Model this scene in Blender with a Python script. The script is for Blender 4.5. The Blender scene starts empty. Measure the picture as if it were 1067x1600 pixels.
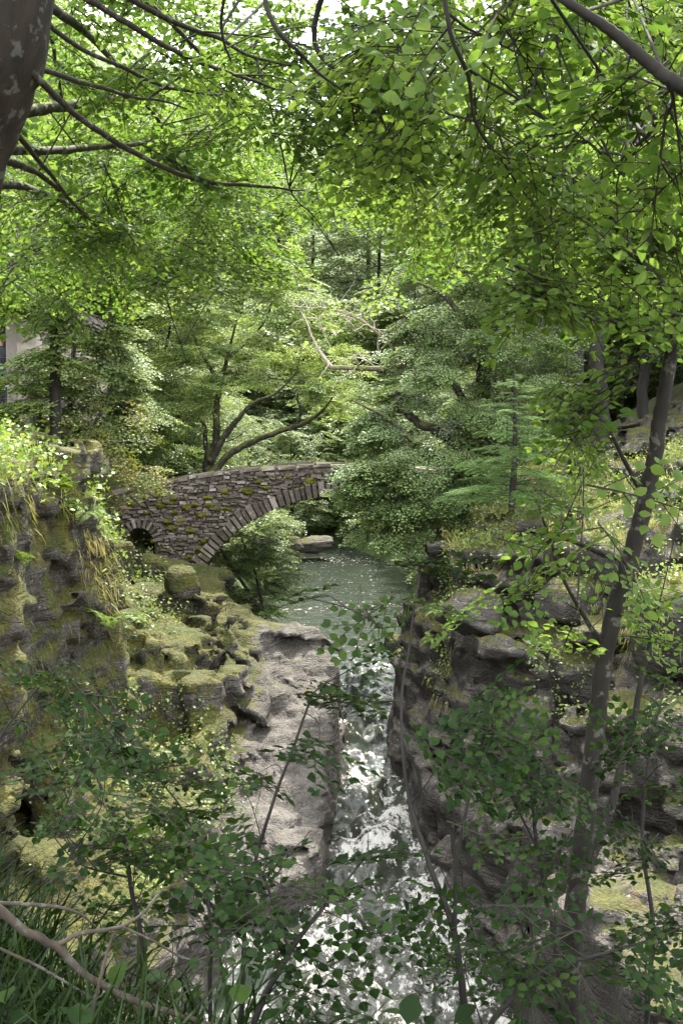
import bpy, math, random
import numpy as np
from mathutils import Vector
R_ = math.radians
rng = np.random.default_rng(7)
S = bpy.context.scene
COL = S.collection

# ------------------------------------------------------------------ camera
FPX = 1716.0; PITCH = R_(5.0); CAMZ = 8.0
_f = np.array([0, math.cos(PITCH), -math.sin(PITCH)]); _u = np.array([0, math.sin(PITCH), math.cos(PITCH)])
def at(px, py, Y):
    d = np.array([1., 0, 0])*((px-533.5)/FPX) + _u*((800-py)/FPX) + _f
    return np.array([0, 0, CAMZ]) + d*(Y/d[1])
def proj(P):
    q = P - np.array([0, 0, CAMZ]); dep = np.maximum(q@_f, 1e-3)
    return 533.5 + FPX*q[:, 0]/dep, 800 - FPX*(q@_u)/dep
def pts(*a, Y=None):
    return np.array([at(p[0], p[1], p[2] if len(p) > 2 else Y) for p in a])

cam = bpy.data.cameras.new('camera'); camo = bpy.data.objects.new('camera', cam); COL.objects.link(camo)
cam.sensor_fit = 'VERTICAL'; cam.sensor_height = 36; cam.lens = 36*FPX/1600
cam.clip_start = .05; cam.clip_end = 1000
camo.location = (0, 0, CAMZ); camo.rotation_euler = (R_(90)-PITCH, 0, 0)
S.camera = camo

# ------------------------------------------------------------------ noise (numpy)
_p = np.random.default_rng(3).permutation(256).astype(np.int32); _p = np.concatenate([_p, _p, _p])
_g = np.random.default_rng(4).normal(size=(256, 3)).astype(np.float32); _g /= np.linalg.norm(_g, axis=1)[:, None]
def pn(P):
    P = np.asarray(P, np.float32); i = np.floor(P).astype(np.int32); f = P-i; i &= 255
    u = f*f*f*(f*(f*6-15)+10); r = 0
    for a in (0, 1):
        for b in (0, 1):
            for c in (0, 1):
                h = _p[_p[_p[i[:, 0]+a]+i[:, 1]+b]+i[:, 2]+c]
                d = (_g[h]*(f-np.array([a, b, c], np.float32))).sum(1)
                w = (u[:, 0] if a else 1-u[:, 0])*(u[:, 1] if b else 1-u[:, 1])*(u[:, 2] if c else 1-u[:, 2])
                r = r + w*d
    return r*1.5
def fbm(P, o=4):
    r = 0; a = 1; s = 1
    for k in range(o):
        r = r + a*pn(np.asarray(P)*s+k*17.3); a *= .5; s *= 2.03
    return r
def worley(P):
    """nearest cell's random value, distance gap f2-f1"""
    P = np.asarray(P, np.float32); i = np.floor(P).astype(np.int32); f = P-i
    d1 = np.full(len(P), 9., np.float32); d2 = d1.copy(); v = np.zeros(len(P), np.float32)
    for a in (-1, 0, 1):
        for b in (-1, 0, 1):
            for c in (-1, 0, 1):
                h = _p[_p[_p[(i[:, 0]+a) & 255]+((i[:, 1]+b) & 255)]+((i[:, 2]+c) & 255)]
                o = _g[h]*.35+.5
                d = np.sqrt((((np.array([a, b, c], np.float32)+o)-f)**2).sum(1))
                n1 = d < d1
                d2 = np.where(n1, d1, np.minimum(d2, d)); v = np.where(n1, h/255., v); d1 = np.where(n1, d, d1)
    return v, d2-d1
def nrm(a):
    a = np.asarray(a, float); return a/np.maximum(np.linalg.norm(a, axis=-1, keepdims=True), 1e-9)
def sstep(a, b, x):
    t = np.clip((x-a)/(b-a), 0, 1); return t*t*(3-2*t)

# ------------------------------------------------------------------ mesh collecting
class Geo:
    def __init__(s): s.v = []; s.n = 0; s.F = {}
    def add(s, v, f, mat=0, tint=.5, smooth=False):
        v = np.asarray(v, np.float32).reshape(-1, 3); f = np.asarray(f, np.int32); k = f.shape[1]
        t = np.broadcast_to(np.asarray(tint, np.float32), (len(f),))
        s.F.setdefault(k, []).append((f+s.n, np.full(len(f), mat, np.int32), t, np.full(len(f), smooth)))
        s.v.append(v); s.n += len(v)
    def mesh(s, name, mats):
        me = bpy.data.meshes.new(name); v = np.concatenate(s.v) if s.v else np.zeros((0, 3), np.float32)
        me.vertices.add(len(v)); me.vertices.foreach_set('co', v.ravel())
        L = []; st = []; tot = []; ma = []; ti = []; sm = []; o = 0
        for k, lst in s.F.items():
            f = np.concatenate([a[0] for a in lst]); L.append(f.ravel()); st.append(o+np.arange(len(f))*k)
            tot.append(np.full(len(f), k)); o += f.size
            ma.append(np.concatenate([a[1] for a in lst])); ti.append(np.concatenate([a[2] for a in lst])); sm.append(np.concatenate([a[3] for a in lst]))
        if L:
            L = np.concatenate(L); st = np.concatenate(st)
            me.loops.add(len(L)); me.loops.foreach_set('vertex_index', L.astype(np.int32))
            me.polygons.add(len(st)); me.polygons.foreach_set('loop_start', st.astype(np.int32))
            me.polygons.foreach_set('material_index', np.concatenate(ma)); me.polygons.foreach_set('use_smooth', np.concatenate(sm))
            at_ = me.attributes.new('tint', 'FLOAT', 'FACE'); at_.data.foreach_set('value', np.concatenate(ti).astype(np.float32))
        for m in mats: me.materials.append(m)
        me.update(calc_edges=True); return me
    def obj(s, name, mats, parent=None):
        if not isinstance(mats, (list, tuple)): mats = [mats]
        o = bpy.data.objects.new(name, s.mesh(name, mats)); COL.objects.link(o)
        if parent is not None:
            o.parent = parent; o.matrix_parent_inverse = parent.matrix_basis.inverted()
        return o
def tag(o, label=None, cat=None, group=None, kind=None):
    for k, v in (('label', label), ('category', cat), ('group', group), ('kind', kind)):
        if v: o[k] = v
    return o
def thing(name, label, cat, loc, group=None):
    o = bpy.data.objects.new(name, None); COL.objects.link(o); o.location = tuple(float(q) for q in loc); o.empty_display_size = .3
    bpy.context.view_layer.update() if False else None
    from mathutils import Matrix
    o.matrix_basis = Matrix.Translation(o.location)
    return tag(o, label, cat, group)
def copy_tree(o, loc, rz, sc, label=None, group=None):
    c = o.copy(); COL.objects.link(c); c.location = loc; c.rotation_euler = (0, 0, rz); c.scale = (sc[0], sc[0], sc[1]) if isinstance(sc, tuple) else (sc,)*3
    if label: c['label'] = label
    if group: c['group'] = group
    for ch in list(o.children):
        d = ch.copy(); COL.objects.link(d); d.parent = c
        for g in list(ch.children):
            e = g.copy(); COL.objects.link(e); e.parent = d
    return c

def frames(d, n):
    y = nrm(d); x = nrm(np.cross(y, n)); z = np.cross(x, y); return np.stack([x, y, z], -1)
def inst(g, tv, tf, M, T, mat=0, tint=.5, smooth=False):
    n = len(T); k = len(tv)
    if n == 0: return
    V = np.einsum('kj,nij->nki', tv, M)+np.asarray(T)[:, None]
    F = (tf[None]+(np.arange(n)*k)[:, None, None]).reshape(-1, tf.shape[1])
    tint = np.asarray(tint)
    if tint.ndim == 1 and len(tint) == n: tint = np.repeat(tint, len(tf))
    elif tint.ndim == 2: tint = tint.reshape(-1)
    g.add(V.reshape(-1, 3), F, mat, tint, smooth)
def tube(g, P, r, sides=6, mat=0, tint=.5, cap=True, rough=0.):
    P = np.asarray(P, float); n = len(P); r = np.broadcast_to(np.asarray(r, float), (n,))
    T = nrm(np.gradient(P, axis=0)); ref = np.array([0.31, .2, .93]) if abs(T[0, 2]) < .9 else np.array([1., .1, 0])
    X = nrm(np.cross(T, ref)); Y = np.cross(T, X); a = np.arange(sides)*2*np.pi/sides
    rr = r[:, None]*np.ones(sides)
    if rough: rr = rr*(1+rough*rng.normal(size=rr.shape))
    V = P[:, None]+rr[..., None]*(np.cos(a)[None, :, None]*X[:, None]+np.sin(a)[None, :, None]*Y[:, None])
    V = V.reshape(-1, 3); i = np.arange(n-1)[:, None]*sides; j = np.arange(sides)[None]; j2 = (j+1) % sides
    F = np.stack([i+j, i+j2, i+sides+j2, i+sides+j], -1).reshape(-1, 4)
    g.add(V, F, mat, tint, True)
    if cap: g.add(V[-sides:], np.array([list(range(sides))]), mat, tint, False)
def smooth_path(P, r, n):
    """Catmull-Rom resample of a polyline"""
    P = np.asarray(P, float); r = np.asarray(r, float); m = len(P)
    Q = np.vstack([2*P[0]-P[1], P, 2*P[-1]-P[-2]]); out = []; ro = []
    for t in np.linspace(0, m-1-1e-6, n):
        i = int(t); f = t-i; a, b, c, d = Q[i:i+4]
        out.append(.5*((2*b)+(c-a)*f+(2*a-5*b+4*c-d)*f*f+(3*b-a-3*c+d)*f**3)); ro.append(np.interp(t, np.arange(len(r)), r) if len(r) == m else r[0]+(r[-1]-r[0])*t/(m-1))
    return np.array(out), np.array(ro)

# ------------------------------------------------------------------ materials
class N:
    def __init__(s, name):
        s.m = bpy.data.materials.new(name); s.m.use_nodes = True; s.t = s.m.node_tree; s.t.nodes.clear()
        s.out = s.t.nodes.new('ShaderNodeOutputMaterial')
    def n(s, typ, **kw):
        x = s.t.nodes.new('ShaderNode'+typ)
        for k, v in kw.items():
            if k[0] == '_': setattr(x, k[1:], v)
            else: s.set(x.inputs[k if not k.startswith('i') or not k[1:].isdigit() else int(k[1:])], v)
        return x
    def set(s, i, v):
        if hasattr(v, 'outputs'): s.t.links.new(v.outputs[0], i)
        elif hasattr(v, 'is_output'): s.t.links.new(v, i)
        else:
            if isinstance(v, (tuple, list)) and len(v) == 3 and i.type == 'RGBA': v = (*v, 1)
            i.default_value = v
    def math(s, op, a, b=0., c=0., clamp=False):
        x = s.n('Math', _operation=op, _use_clamp=clamp); s.set(x.inputs[0], a); s.set(x.inputs[1], b); s.set(x.inputs[2], c); return x
    def ramp(s, fac, *stops):
        x = s.n('ValToRGB'); s.set(x.inputs[0], fac); e = x.color_ramp.elements
        while len(e) < len(stops): e.new(.5)
        for q, (p, c) in zip(e, stops): q.position = p; q.color = (*c, 1) if not isinstance(c, (int, float)) else (c, c, c, 1)
        return x
    def mix(s, f, a, b):
        x = s.n('Mix', _data_type='RGBA'); s.set(x.inputs[0], f); s.set(x.inputs[6], a); s.set(x.inputs[7], b); return x.outputs[2]
    def pos(s, scale=(1, 1, 1), rot=(0, 0, 0), obj=False):
        o = s.n('TexCoord').outputs['Object'] if obj else s.n('NewGeometry').outputs['Position']
        mp = s.n('Mapping'); s.t.links.new(o, mp.inputs[0]); mp.inputs['Scale'].default_value = scale; mp.inputs['Rotation'].default_value = rot; return mp
    def noise(s, p, scale, detail=4., rough=.55):
        x = s.n('TexNoise', Scale=scale, Detail=detail, Roughness=rough); s.set(x.inputs['Vector'], p); return x.outputs['Fac']
    def voro(s, p, scale, feat='F1'):
        x = s.n('TexVoronoi', _feature=feat, Scale=scale); s.set(x.inputs['Vector'], p); return x
    def done(s, sh): s.t.links.new(sh.outputs[0], s.out.inputs[0]); return s.m

def leaf_mat(name, c0, c1, c2, trans=.42, gain=(1.25, 1.2, .75), rough=.42, spec=.45):
    k = N(name); t = k.n('Attribute', _attribute_name='tint').outputs['Fac']
    ns = k.noise(k.pos(), .9, 2.)
    t2 = k.math('ADD', t, k.math('MULTIPLY', k.math('SUBTRACT', ns, .5), .9))
    col = k.ramp(t2, (0.05, c0), (.5, c1), (.95, c2))
    b = k.n('BsdfPrincipled', Roughness=rough); k.set(b.inputs['Base Color'], col); b.inputs['Specular IOR Level'].default_value = spec
    vm = k.n('VectorMath', _operation='MULTIPLY'); k.set(vm.inputs[0], col); vm.inputs[1].default_value = gain
    tr = k.n('BsdfTranslucent'); k.set(tr.inputs['Color'], vm)
    mx = k.n('MixShader'); mx.inputs[0].default_value = trans
    k.t.links.new(b.outputs[0], mx.inputs[1]); k.t.links.new(tr.outputs[0], mx.inputs[2])
    return k.done(mx)
def bark_mat(name, c0, c1, lichen=0., moss=0., scale=1.):
    k = N(name); p = k.pos((1, 1, .25)); n1 = k.noise(p, 22*scale, 5., .6); n2 = k.noise(k.pos(), 3.5*scale, 3.)
    col = k.ramp(n1, (.3, c0), (.7, c1)); col = col.outputs[0]
    if lichen:
        sp = k.ramp(k.noise(k.pos(), 16*scale, 4., .65), (.58-lichen*.1, 0.), (.64-lichen*.1, 1.)); col = k.mix(sp, col, (.085, .085, .07))
    if moss:
        nz = k.n('SeparateXYZ'); k.set(nz.inputs[0], k.n('NewGeometry').outputs['Normal'])
        mk = k.math('ADD', k.math('MULTIPLY', nz.outputs[2], .35), n2); mk = k.ramp(mk, (.72-moss*.25, 0.), (.85-moss*.25, 1.))
        col = k.mix(mk, col, (.085, .095, .02))
    b = k.n('BsdfPrincipled', Roughness=.85); k.set(b.inputs['Base Color'], col)
    bp = k.n('Bump', Strength=.7, Distance=.012/scale); k.set(bp.inputs['Height'], n1); k.set(b.inputs['Normal'], bp)
    return k.done(b)
def rock_mat(name, mossy=1., warm=0.):
    k = N(name); geo = k.n('NewGeometry'); P = k.pos(); sx = k.n('SeparateXYZ'); k.set(sx.inputs[0], geo.outputs['Position'])
    nz = k.n('SeparateXYZ'); k.set(nz.inputs[0], geo.outputs['Normal'])
    big = k.noise(P, .55, 3.); mid = k.noise(P, 2.6, 4., .62); fine = k.noise(P, 17, 4., .65)
    st = k.noise(k.pos((.8, .8, 7), (.12, .1, 0)), 1.6, 4., .6)
    streak = k.noise(k.pos((1.6, 1.6, .16)), 1.7, 4., .6)
    base = k.ramp(k.math('ADD', k.math('MULTIPLY', st, .6), k.math('MULTIPLY', fine, .45)), (.28, (.017, .014, .012)), (.47, (.056, .048, .040)), (.60, (.112, .098, .083)), (.74, (.21, .19, .165)))
    col = base.outputs[0]
    col = k.mix(k.ramp(k.noise(P, 1.1, 4.), (.52, 0.), (.68, .75)), col, (.078, .071, .064))
    # rust and ochre runs on the steep faces
    col = k.mix(k.ramp(streak, (.60, 0.), (.72, .6)), col, (.12, .065, .02))
    lich = k.ramp(k.noise(P, 9, 4., .7), (.60, 0.), (.66, .85)); col = k.mix(lich, col, (.25, .24, .215))
    # wet dark runs
    col = k.mix(k.ramp(k.noise(k.pos((2.2, 2.2, .2)), 2., 3.), (.56, 0.), (.68, .8)), col, (.014, .012, .011))
    bare = k.math('MULTIPLY', k.ramp(k.math('MULTIPLY', k.math('ADD', sx.outputs[0], 2.9), .8), (0., 0.), (.5, 1.)), k.ramp(k.math('MULTIPLY', k.math('SUBTRACT', 1.3, sx.outputs[0]), .8), (0., 0.), (.5, 1.)))
    col = k.mix(k.math('MULTIPLY', bare, .45), col, k.ramp(k.math('ADD', k.math('MULTIPLY', st, .6), k.math('MULTIPLY', fine, .45)), (.34, (.036, .031, .026)), (.48, (.080, .072, .061)), (.62, (.155, .143, .124))))
    seep_shade = k.math('MULTIPLY', k.ramp(k.math('MULTIPLY', k.math('SUBTRACT', sx.outputs[0], .9), .9), (0., 0.), (.5, 1.)), k.ramp(k.math('ADD', k.math('MULTIPLY', nz.outputs[2], .9), k.math('MULTIPLY', mid, .5)), (.35, 1.), (.75, 0.)))  # steep faces on the right darkened: painted shade as well as wet rock
    col = k.mix(k.math('MULTIPLY', seep_shade, .8), col, (.020, .017, .014))
    # moss: on ledges, and hanging down the faces on the left bank
    left = k.ramp(k.math('MULTIPLY', k.math('ADD', sx.outputs[0], 1.2), -.45), (0., 0.), (1., 1.))
    mm = k.math('ADD', k.math('MULTIPLY', nz.outputs[2], .42), k.math('ADD', k.math('MULTIPLY', mid, .55), k.math('MULTIPLY', big, .35)))
    mm = k.math('ADD', mm, k.math('MULTIPLY', k.math('MULTIPLY', left, streak), .56))
    high = k.ramp(sx.outputs[2], (.0, 0.), (.55, 1.)); high.inputs[0].default_value = 0
    hz = k.math('MULTIPLY', sx.outputs[2], .12); hz = k.math('MINIMUM', k.math('MAXIMUM', hz, -.25), .12)
    mm = k.math('ADD', mm, k.math('SUBTRACT', hz, k.math('MULTIPLY', bare, .16)))
    mask = k.ramp(mm, (.80/mossy if mossy > .3 else 2, 0.), (.92/mossy if mossy > .3 else 3, 1.)) if mossy > 0 else None
    if mask:
        mc = k.ramp(k.math('ADD', k.math('MULTIPLY', fine, .6), k.math('MULTIPLY', streak, .4)), (.3, (.014, .016, .004)), (.5, (.062, .060, .010)), (.7, (.155, .138, .024)))
        mc = k.mix(k.ramp(k.noise(P, 1.7, 4.), (.42, 0.), (.62, .7)), mc, k.ramp(fine, (.3, (.012, .020, .004)), (.7, (.055, .072, .012))))
        mc = k.mix(k.ramp(k.noise(P, 3.1, 4.), (.56, 0.), (.68, .7)), mc, k.ramp(fine, (.3, (.025, .018, .008)), (.7, (.095, .07, .03))))
        col = k.mix(mask, col, mc)
    b = k.n('BsdfPrincipled'); k.set(b.inputs['Base Color'], col); b.inputs['Specular IOR Level'].default_value = .35
    wet = k.ramp(k.math('ADD', k.math('MULTIPLY', sx.outputs[2], .35), k.math('ADD', .45, k.math('MULTIPLY', mid, .5))), (.0, .30), (.6, .8)); k.set(b.inputs['Roughness'], wet)
    h = k.math('ADD', k.math('MULTIPLY', fine, .5), k.math('ADD', k.math('MULTIPLY', st, .55), k.math('MULTIPLY', mid, .8)))
    cr = k.voro(k.pos((1, 1, 2.2), (.15, .1, 0)), 1.9, 'DISTANCE_TO_EDGE'); cr = k.ramp(cr.outputs['Distance'], (0., 0.), (.05, 1.))
    h = k.math('ADD', h, k.math('MULTIPLY', cr, .10))
    bp = k.n('Bump', Strength=1., Distance=.16); k.set(bp.inputs['Height'], h); k.set(b.inputs['Normal'], bp)
    return k.done(b)
def soil_mat():
    k = N('soil'); P = k.pos(); sy = k.n('SeparateXYZ'); k.set(sy.inputs[0], k.n('NewGeometry').outputs['Position']); fy = k.math('MULTIPLY', k.math('SUBTRACT', sy.outputs[1], 38.), .2, clamp=True); a = k.noise(P, 1.3, 5.); f = k.noise(P, 26, 5., .7)
    col = k.ramp(f, (.3, (.018, .014, .009)), (.55, (.05, .038, .022)), (.75, (.11, .085, .05)))
    col = k.mix(k.ramp(a, (.42, 0.), (.6, .8)), col, k.ramp(f, (.3, (.02, .03, .008)), (.7, (.07, .09, .02))))
    col = k.mix(k.math('MULTIPLY', fy, .9), col, k.ramp(k.noise(P, 5, 5., .7), (.35, (.03, .05, .014)), (.65, (.10, .15, .045))))
    b = k.n('BsdfPrincipled', Roughness=.95); k.set(b.inputs['Base Color'], col)
    bp = k.n('Bump', Strength=.8, Distance=.05); k.set(bp.inputs['Height'], f); k.set(b.inputs['Normal'], bp); return k.done(b)
def stone_mat():
    k = N('bridge_stone'); t = k.n('Attribute', _attribute_name='tint').outputs['Fac']; P = k.pos()
    f = k.noise(P, 14, 6., .65); m = k.noise(P, 2.2, 4.)
    col = k.ramp(k.math('ADD', k.math('MULTIPLY', t, .75), k.math('MULTIPLY', f, .45)), (.15, (.028, .021, .017)), (.5, (.085, .068, .056)), (.8, (.165, .138, .118)), (1., (.30, .27, .24)))
    col = k.mix(k.ramp(k.noise(P, 6, 4., .7), (.58, 0.), (.66, .7)), col, (.33, .315, .28))
    nz = k.n('SeparateXYZ'); k.set(nz.inputs[0], k.n('NewGeometry').outputs['Normal'])
    mk = k.ramp(k.math('ADD', k.math('MULTIPLY', nz.outputs[2], .25), k.math('ADD', k.math('MULTIPLY', m, .8), k.math('MULTIPLY', f, .2))), (.60, 0.), (.74, .9))
    col = k.mix(mk, col, k.ramp(f, (.3, (.04, .042, .01)), (.7, (.15, .14, .028))))
    b = k.n('BsdfPrincipled', Roughness=.85); k.set(b.inputs['Base Color'], col)
    bp = k.n('Bump', Strength=.8, Distance=.03); k.set(bp.inputs['Height'], f); k.set(b.inputs['Normal'], bp); return k.done(b)
def moss_mat(name='moss', c=((.025, .030, .006), (.085, .088, .014), (.17, .155, .025))):
    k = N(name); P = k.pos(); f = k.noise(P, 30, 5., .7); m = k.noise(P, 3, 3.)
    col = k.ramp(k.math('ADD', k.math('MULTIPLY', f, .6), k.math('MULTIPLY', m, .5)), (.3, c[0]), (.52, c[1]), (.75, c[2]))
    b = k.n('BsdfPrincipled', Roughness=1.); k.set(b.inputs['Base Color'], col); b.inputs['Specular IOR Level'].default_value = .1
    bp = k.n('Bump', Strength=1., Distance=.05); k.set(bp.inputs['Height'], f); k.set(b.inputs['Normal'], bp); return k.done(b)
def water_mat():
    k = N('river_water'); fo = k.n('Attribute', _attribute_name='foam_glint').outputs['Fac']
    P = k.pos((1.25, .95, 1)); P2 = k.pos((1.2, .9, 1))
    a = k.noise(P, 2.4, 7., .76); b_ = k.noise(P2, 9., 5., .7); c = k.noise(k.pos((.45, 2.4, 1)), .9, 4., .6)
    m = k.math('ADD', k.math('MULTIPLY', a, .8), k.math('MULTIPLY', k.math('SUBTRACT', b_, .12), .5))
    m = k.math('ADD', m, k.math('MULTIPLY', k.math('SUBTRACT', fo, .5), .5)); m = k.math('ADD', m, k.math('MULTIPLY', k.math('SUBTRACT', c, .5), .5))
    fl_ = k.ramp(k.noise(k.pos((1, .5, 1)), 6.5, 3., .6), (.60, 0.), (.65, 1.)); fm_ = k.ramp(k.math('ADD', k.math('MULTIPLY', fo, 1.2), k.math('MULTIPLY', k.math('SUBTRACT', c, .5), .9)), (.10, 0.), (.34, 1.))  # white flecks on the pool: sun glints painted into the colour
    mask = k.math('MAXIMUM', k.ramp(m, (.66, 0.), (.76, 1.)), k.math('MULTIPLY', fl_, fm_))
    w = k.n('BsdfPrincipled', Roughness=.045, IOR=1.33); k.set(w.inputs['Base Color'], k.mix(fo, (.022, .030, .022), (.026, .025, .017)))
    h = k.math('ADD', k.math('MULTIPLY', k.noise(k.pos((.8, 1.6, 1)), 2.3, 5., .6), .6), k.math('MULTIPLY', k.noise(k.pos((1, 1.5, 1)), 12, 3.), k.math('ADD', .13, k.math('MULTIPLY', fo, .14))))
    bp = k.n('Bump', Strength=.6, Distance=.14); k.set(bp.inputs['Height'], h); k.set(w.inputs['Normal'], bp)
    f = k.n('BsdfPrincipled', Roughness=.5); k.set(f.inputs['Base Color'], k.mix(k.noise(P2, 3, 3.), (.76, .76, .74), (.50, .46, .39)))
    bp2 = k.n('Bump', Strength=1., Distance=.15); k.set(bp2.inputs['Height'], k.math('ADD', a, b_)); k.set(f.inputs['Normal'], bp2)
    mx = k.n('MixShader'); k.set(mx.inputs[0], mask); k.t.links.new(w.outputs[0], mx.inputs[1]); k.t.links.new(f.outputs[0], mx.inputs[2]); return k.done(mx)
def plain(name, c, rough=.7, c2=None, scale=8., bump=.0):
    k = N(name); n = k.noise(k.pos(), scale, 5., .6); b = k.n('BsdfPrincipled', Roughness=rough)
    k.set(b.inputs['Base Color'], k.ramp(n, (.35, c), (.65, c2 or tuple(q*.75 for q in c))))
    if bump:
        bp = k.n('Bump', Strength=.6, Distance=bump); k.set(bp.inputs['Height'], n); k.set(b.inputs['Normal'], bp)
    return k.done(b)

M = {}
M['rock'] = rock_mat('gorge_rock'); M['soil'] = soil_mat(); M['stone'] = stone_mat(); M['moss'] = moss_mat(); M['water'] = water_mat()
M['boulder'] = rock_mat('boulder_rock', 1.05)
M['bark'] = bark_mat('bark_grey', (.006, .005, .0035), (.021, .016, .011), .03, 0)
M['bark_dark'] = bark_mat('bark_dark', (.006, .005, .004), (.022, .018, .014), 0, 0)
M['bark_beech'] = bark_mat('bark_trunk', (.012, .0085, .006), (.034, .024, .016), .3, .1, 1.)
M['bark_moss'] = bark_mat('bark_moss', (.014, .011, .008), (.045, .036, .026), .2, .6, .6)
M['deadwood'] = bark_mat('deadwood', (.20, .16, .115), (.40, .35, .28), .2, 0.)
M['deadmoss'] = bark_mat('deadwood_moss', (.08, .06, .042), (.20, .165, .12), .3, .75, .5)
M['twig'] = plain('twig', (.022, .016, .011), .8)
M['leaf_near'] = leaf_mat('leaf_beech', (0.058, 0.115, 0.022), (0.105, 0.185, 0.036), (0.17, 0.25, 0.055), 0.58, rough=.5, spec=.25)
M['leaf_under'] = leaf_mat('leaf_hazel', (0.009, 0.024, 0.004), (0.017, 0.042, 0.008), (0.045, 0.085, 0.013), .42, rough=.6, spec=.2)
M['leaf_lime'] = leaf_mat('leaf_lime', (0.125, 0.2, 0.052), (0.185, 0.27, 0.072), (0.27, 0.335, 0.1), 0.5)
M['leaf_green'] = leaf_mat('leaf_green', (0.09, 0.15, 0.042), (0.145, 0.21, 0.06), (0.21, 0.27, 0.09), 0.47)
M['leaf_cool'] = leaf_mat('leaf_cool', (0.09, 0.155, 0.048), (0.145, 0.22, 0.068), (0.2, 0.27, 0.095), 0.4, rough=.42, spec=.45)
M['leaf_dark'] = leaf_mat('leaf_dark', (0.07, 0.12, 0.045), (0.11, 0.17, 0.06), (0.16, 0.22, 0.08), 0.38)
M['leaf_far'] = leaf_mat('leaf_far', (0.13, 0.19, 0.085), (0.185, 0.25, 0.115), (0.25, 0.31, 0.145), 0.45)
M['leaf_syc'] = leaf_mat('leaf_sycamore', (0.085, 0.14, 0.022), (0.14, 0.18, 0.03), (0.26, 0.22, 0.035), .40)
M['moss_tuft'] = leaf_mat('moss_tuft', (.035, .048, .008), (.085, .090, .013), (.17, .155, .022), .3, spec=.1)
M['needle'] = leaf_mat('needle', (.06, .13, .035), (.10, .19, .05), (.16, .25, .075), .3)
M['fern'] = leaf_mat('fern', (0.072, 0.132, 0.018), (0.120, 0.198, 0.030), (0.204, 0.264, 0.048), .4)
M['grass_m'] = leaf_mat('grass_blade', (0.063, 0.115, 0.016), (0.138, 0.184, 0.032), (0.414, 0.345, 0.138), .35)
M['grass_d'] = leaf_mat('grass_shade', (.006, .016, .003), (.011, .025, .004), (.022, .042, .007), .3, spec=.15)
M['branch_grey'] = bark_mat('branch_grey', (.026, .019, .013), (.07, .054, .038), .2, 0)
M['harl'] = plain('harled_wall', (.25, .215, .19), .9, (.19, .165, .15), 3., .02)
M['slate'] = plain('slate', (.08, .08, .09), .6, (.05, .05, .06))
M['iron'] = plain('black_iron', (.012, .012, .014), .4)
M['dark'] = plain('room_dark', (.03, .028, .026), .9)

# ------------------------------------------------------------------ leaf and spray templates
def leaf_hi(w=.36, fold=.10, curl=.12):
    t = np.array([0, .22, .48, .76, 1.]); ww = np.array([0, .78, 1., .62, 0])*w
    mid = np.stack([0*t, t, -curl*(t-.45)**2], 1); l = np.stack([-ww, t, fold*ww/w-curl*(t-.45)**2], 1)[1:4]; r = np.stack([ww, t, fold*ww/w-curl*(t-.45)**2], 1)[1:4]
    v = np.vstack([mid, l, r]); f = []
    for i in range(3):
        L = 5+i; Rr = 8+i
        if i == 0: f += [(0, 1, L), (0, Rr, 1)]
        else: f += [(i, i+1, L), (i, L, L-1), (i, Rr, i+1), (i, Rr-1, Rr)]
    f += [(3, 4, 7), (3, 10, 4)]
    return v, np.array(f)
LHS = [leaf_hi(), leaf_hi(.31, .05, .30), leaf_hi(.42, .16, -.05), leaf_hi(.36, -.04, .45)]; LH = LHS[0]
LQ = (np.array([[0, 0, 0], [.31, .45, .07], [0, 1, 0.], [-.31, .45, .07]]), np.array([[0, 1, 2, 3]]))
def leaf_maple():
    a = np.array([-150, -118, -95, -68, -48, -25, 0, 25, 48, 68, 95, 118, 150.]); r = np.array([.32, .30, .55, .34, .80, .42, 1., .42, .80, .34, .55, .30, .32])
    v = np.vstack([[0, 0, .0], np.stack([np.sin(np.radians(a))*r*.6, np.cos(np.radians(a))*r*.6, .06*np.cos(np.radians(a*3))-.08*r], 1)]); v[:, 1] += .3
    return v, np.array([(0, i+1, i) for i in range(1, 13)])
LM = leaf_maple()
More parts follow.
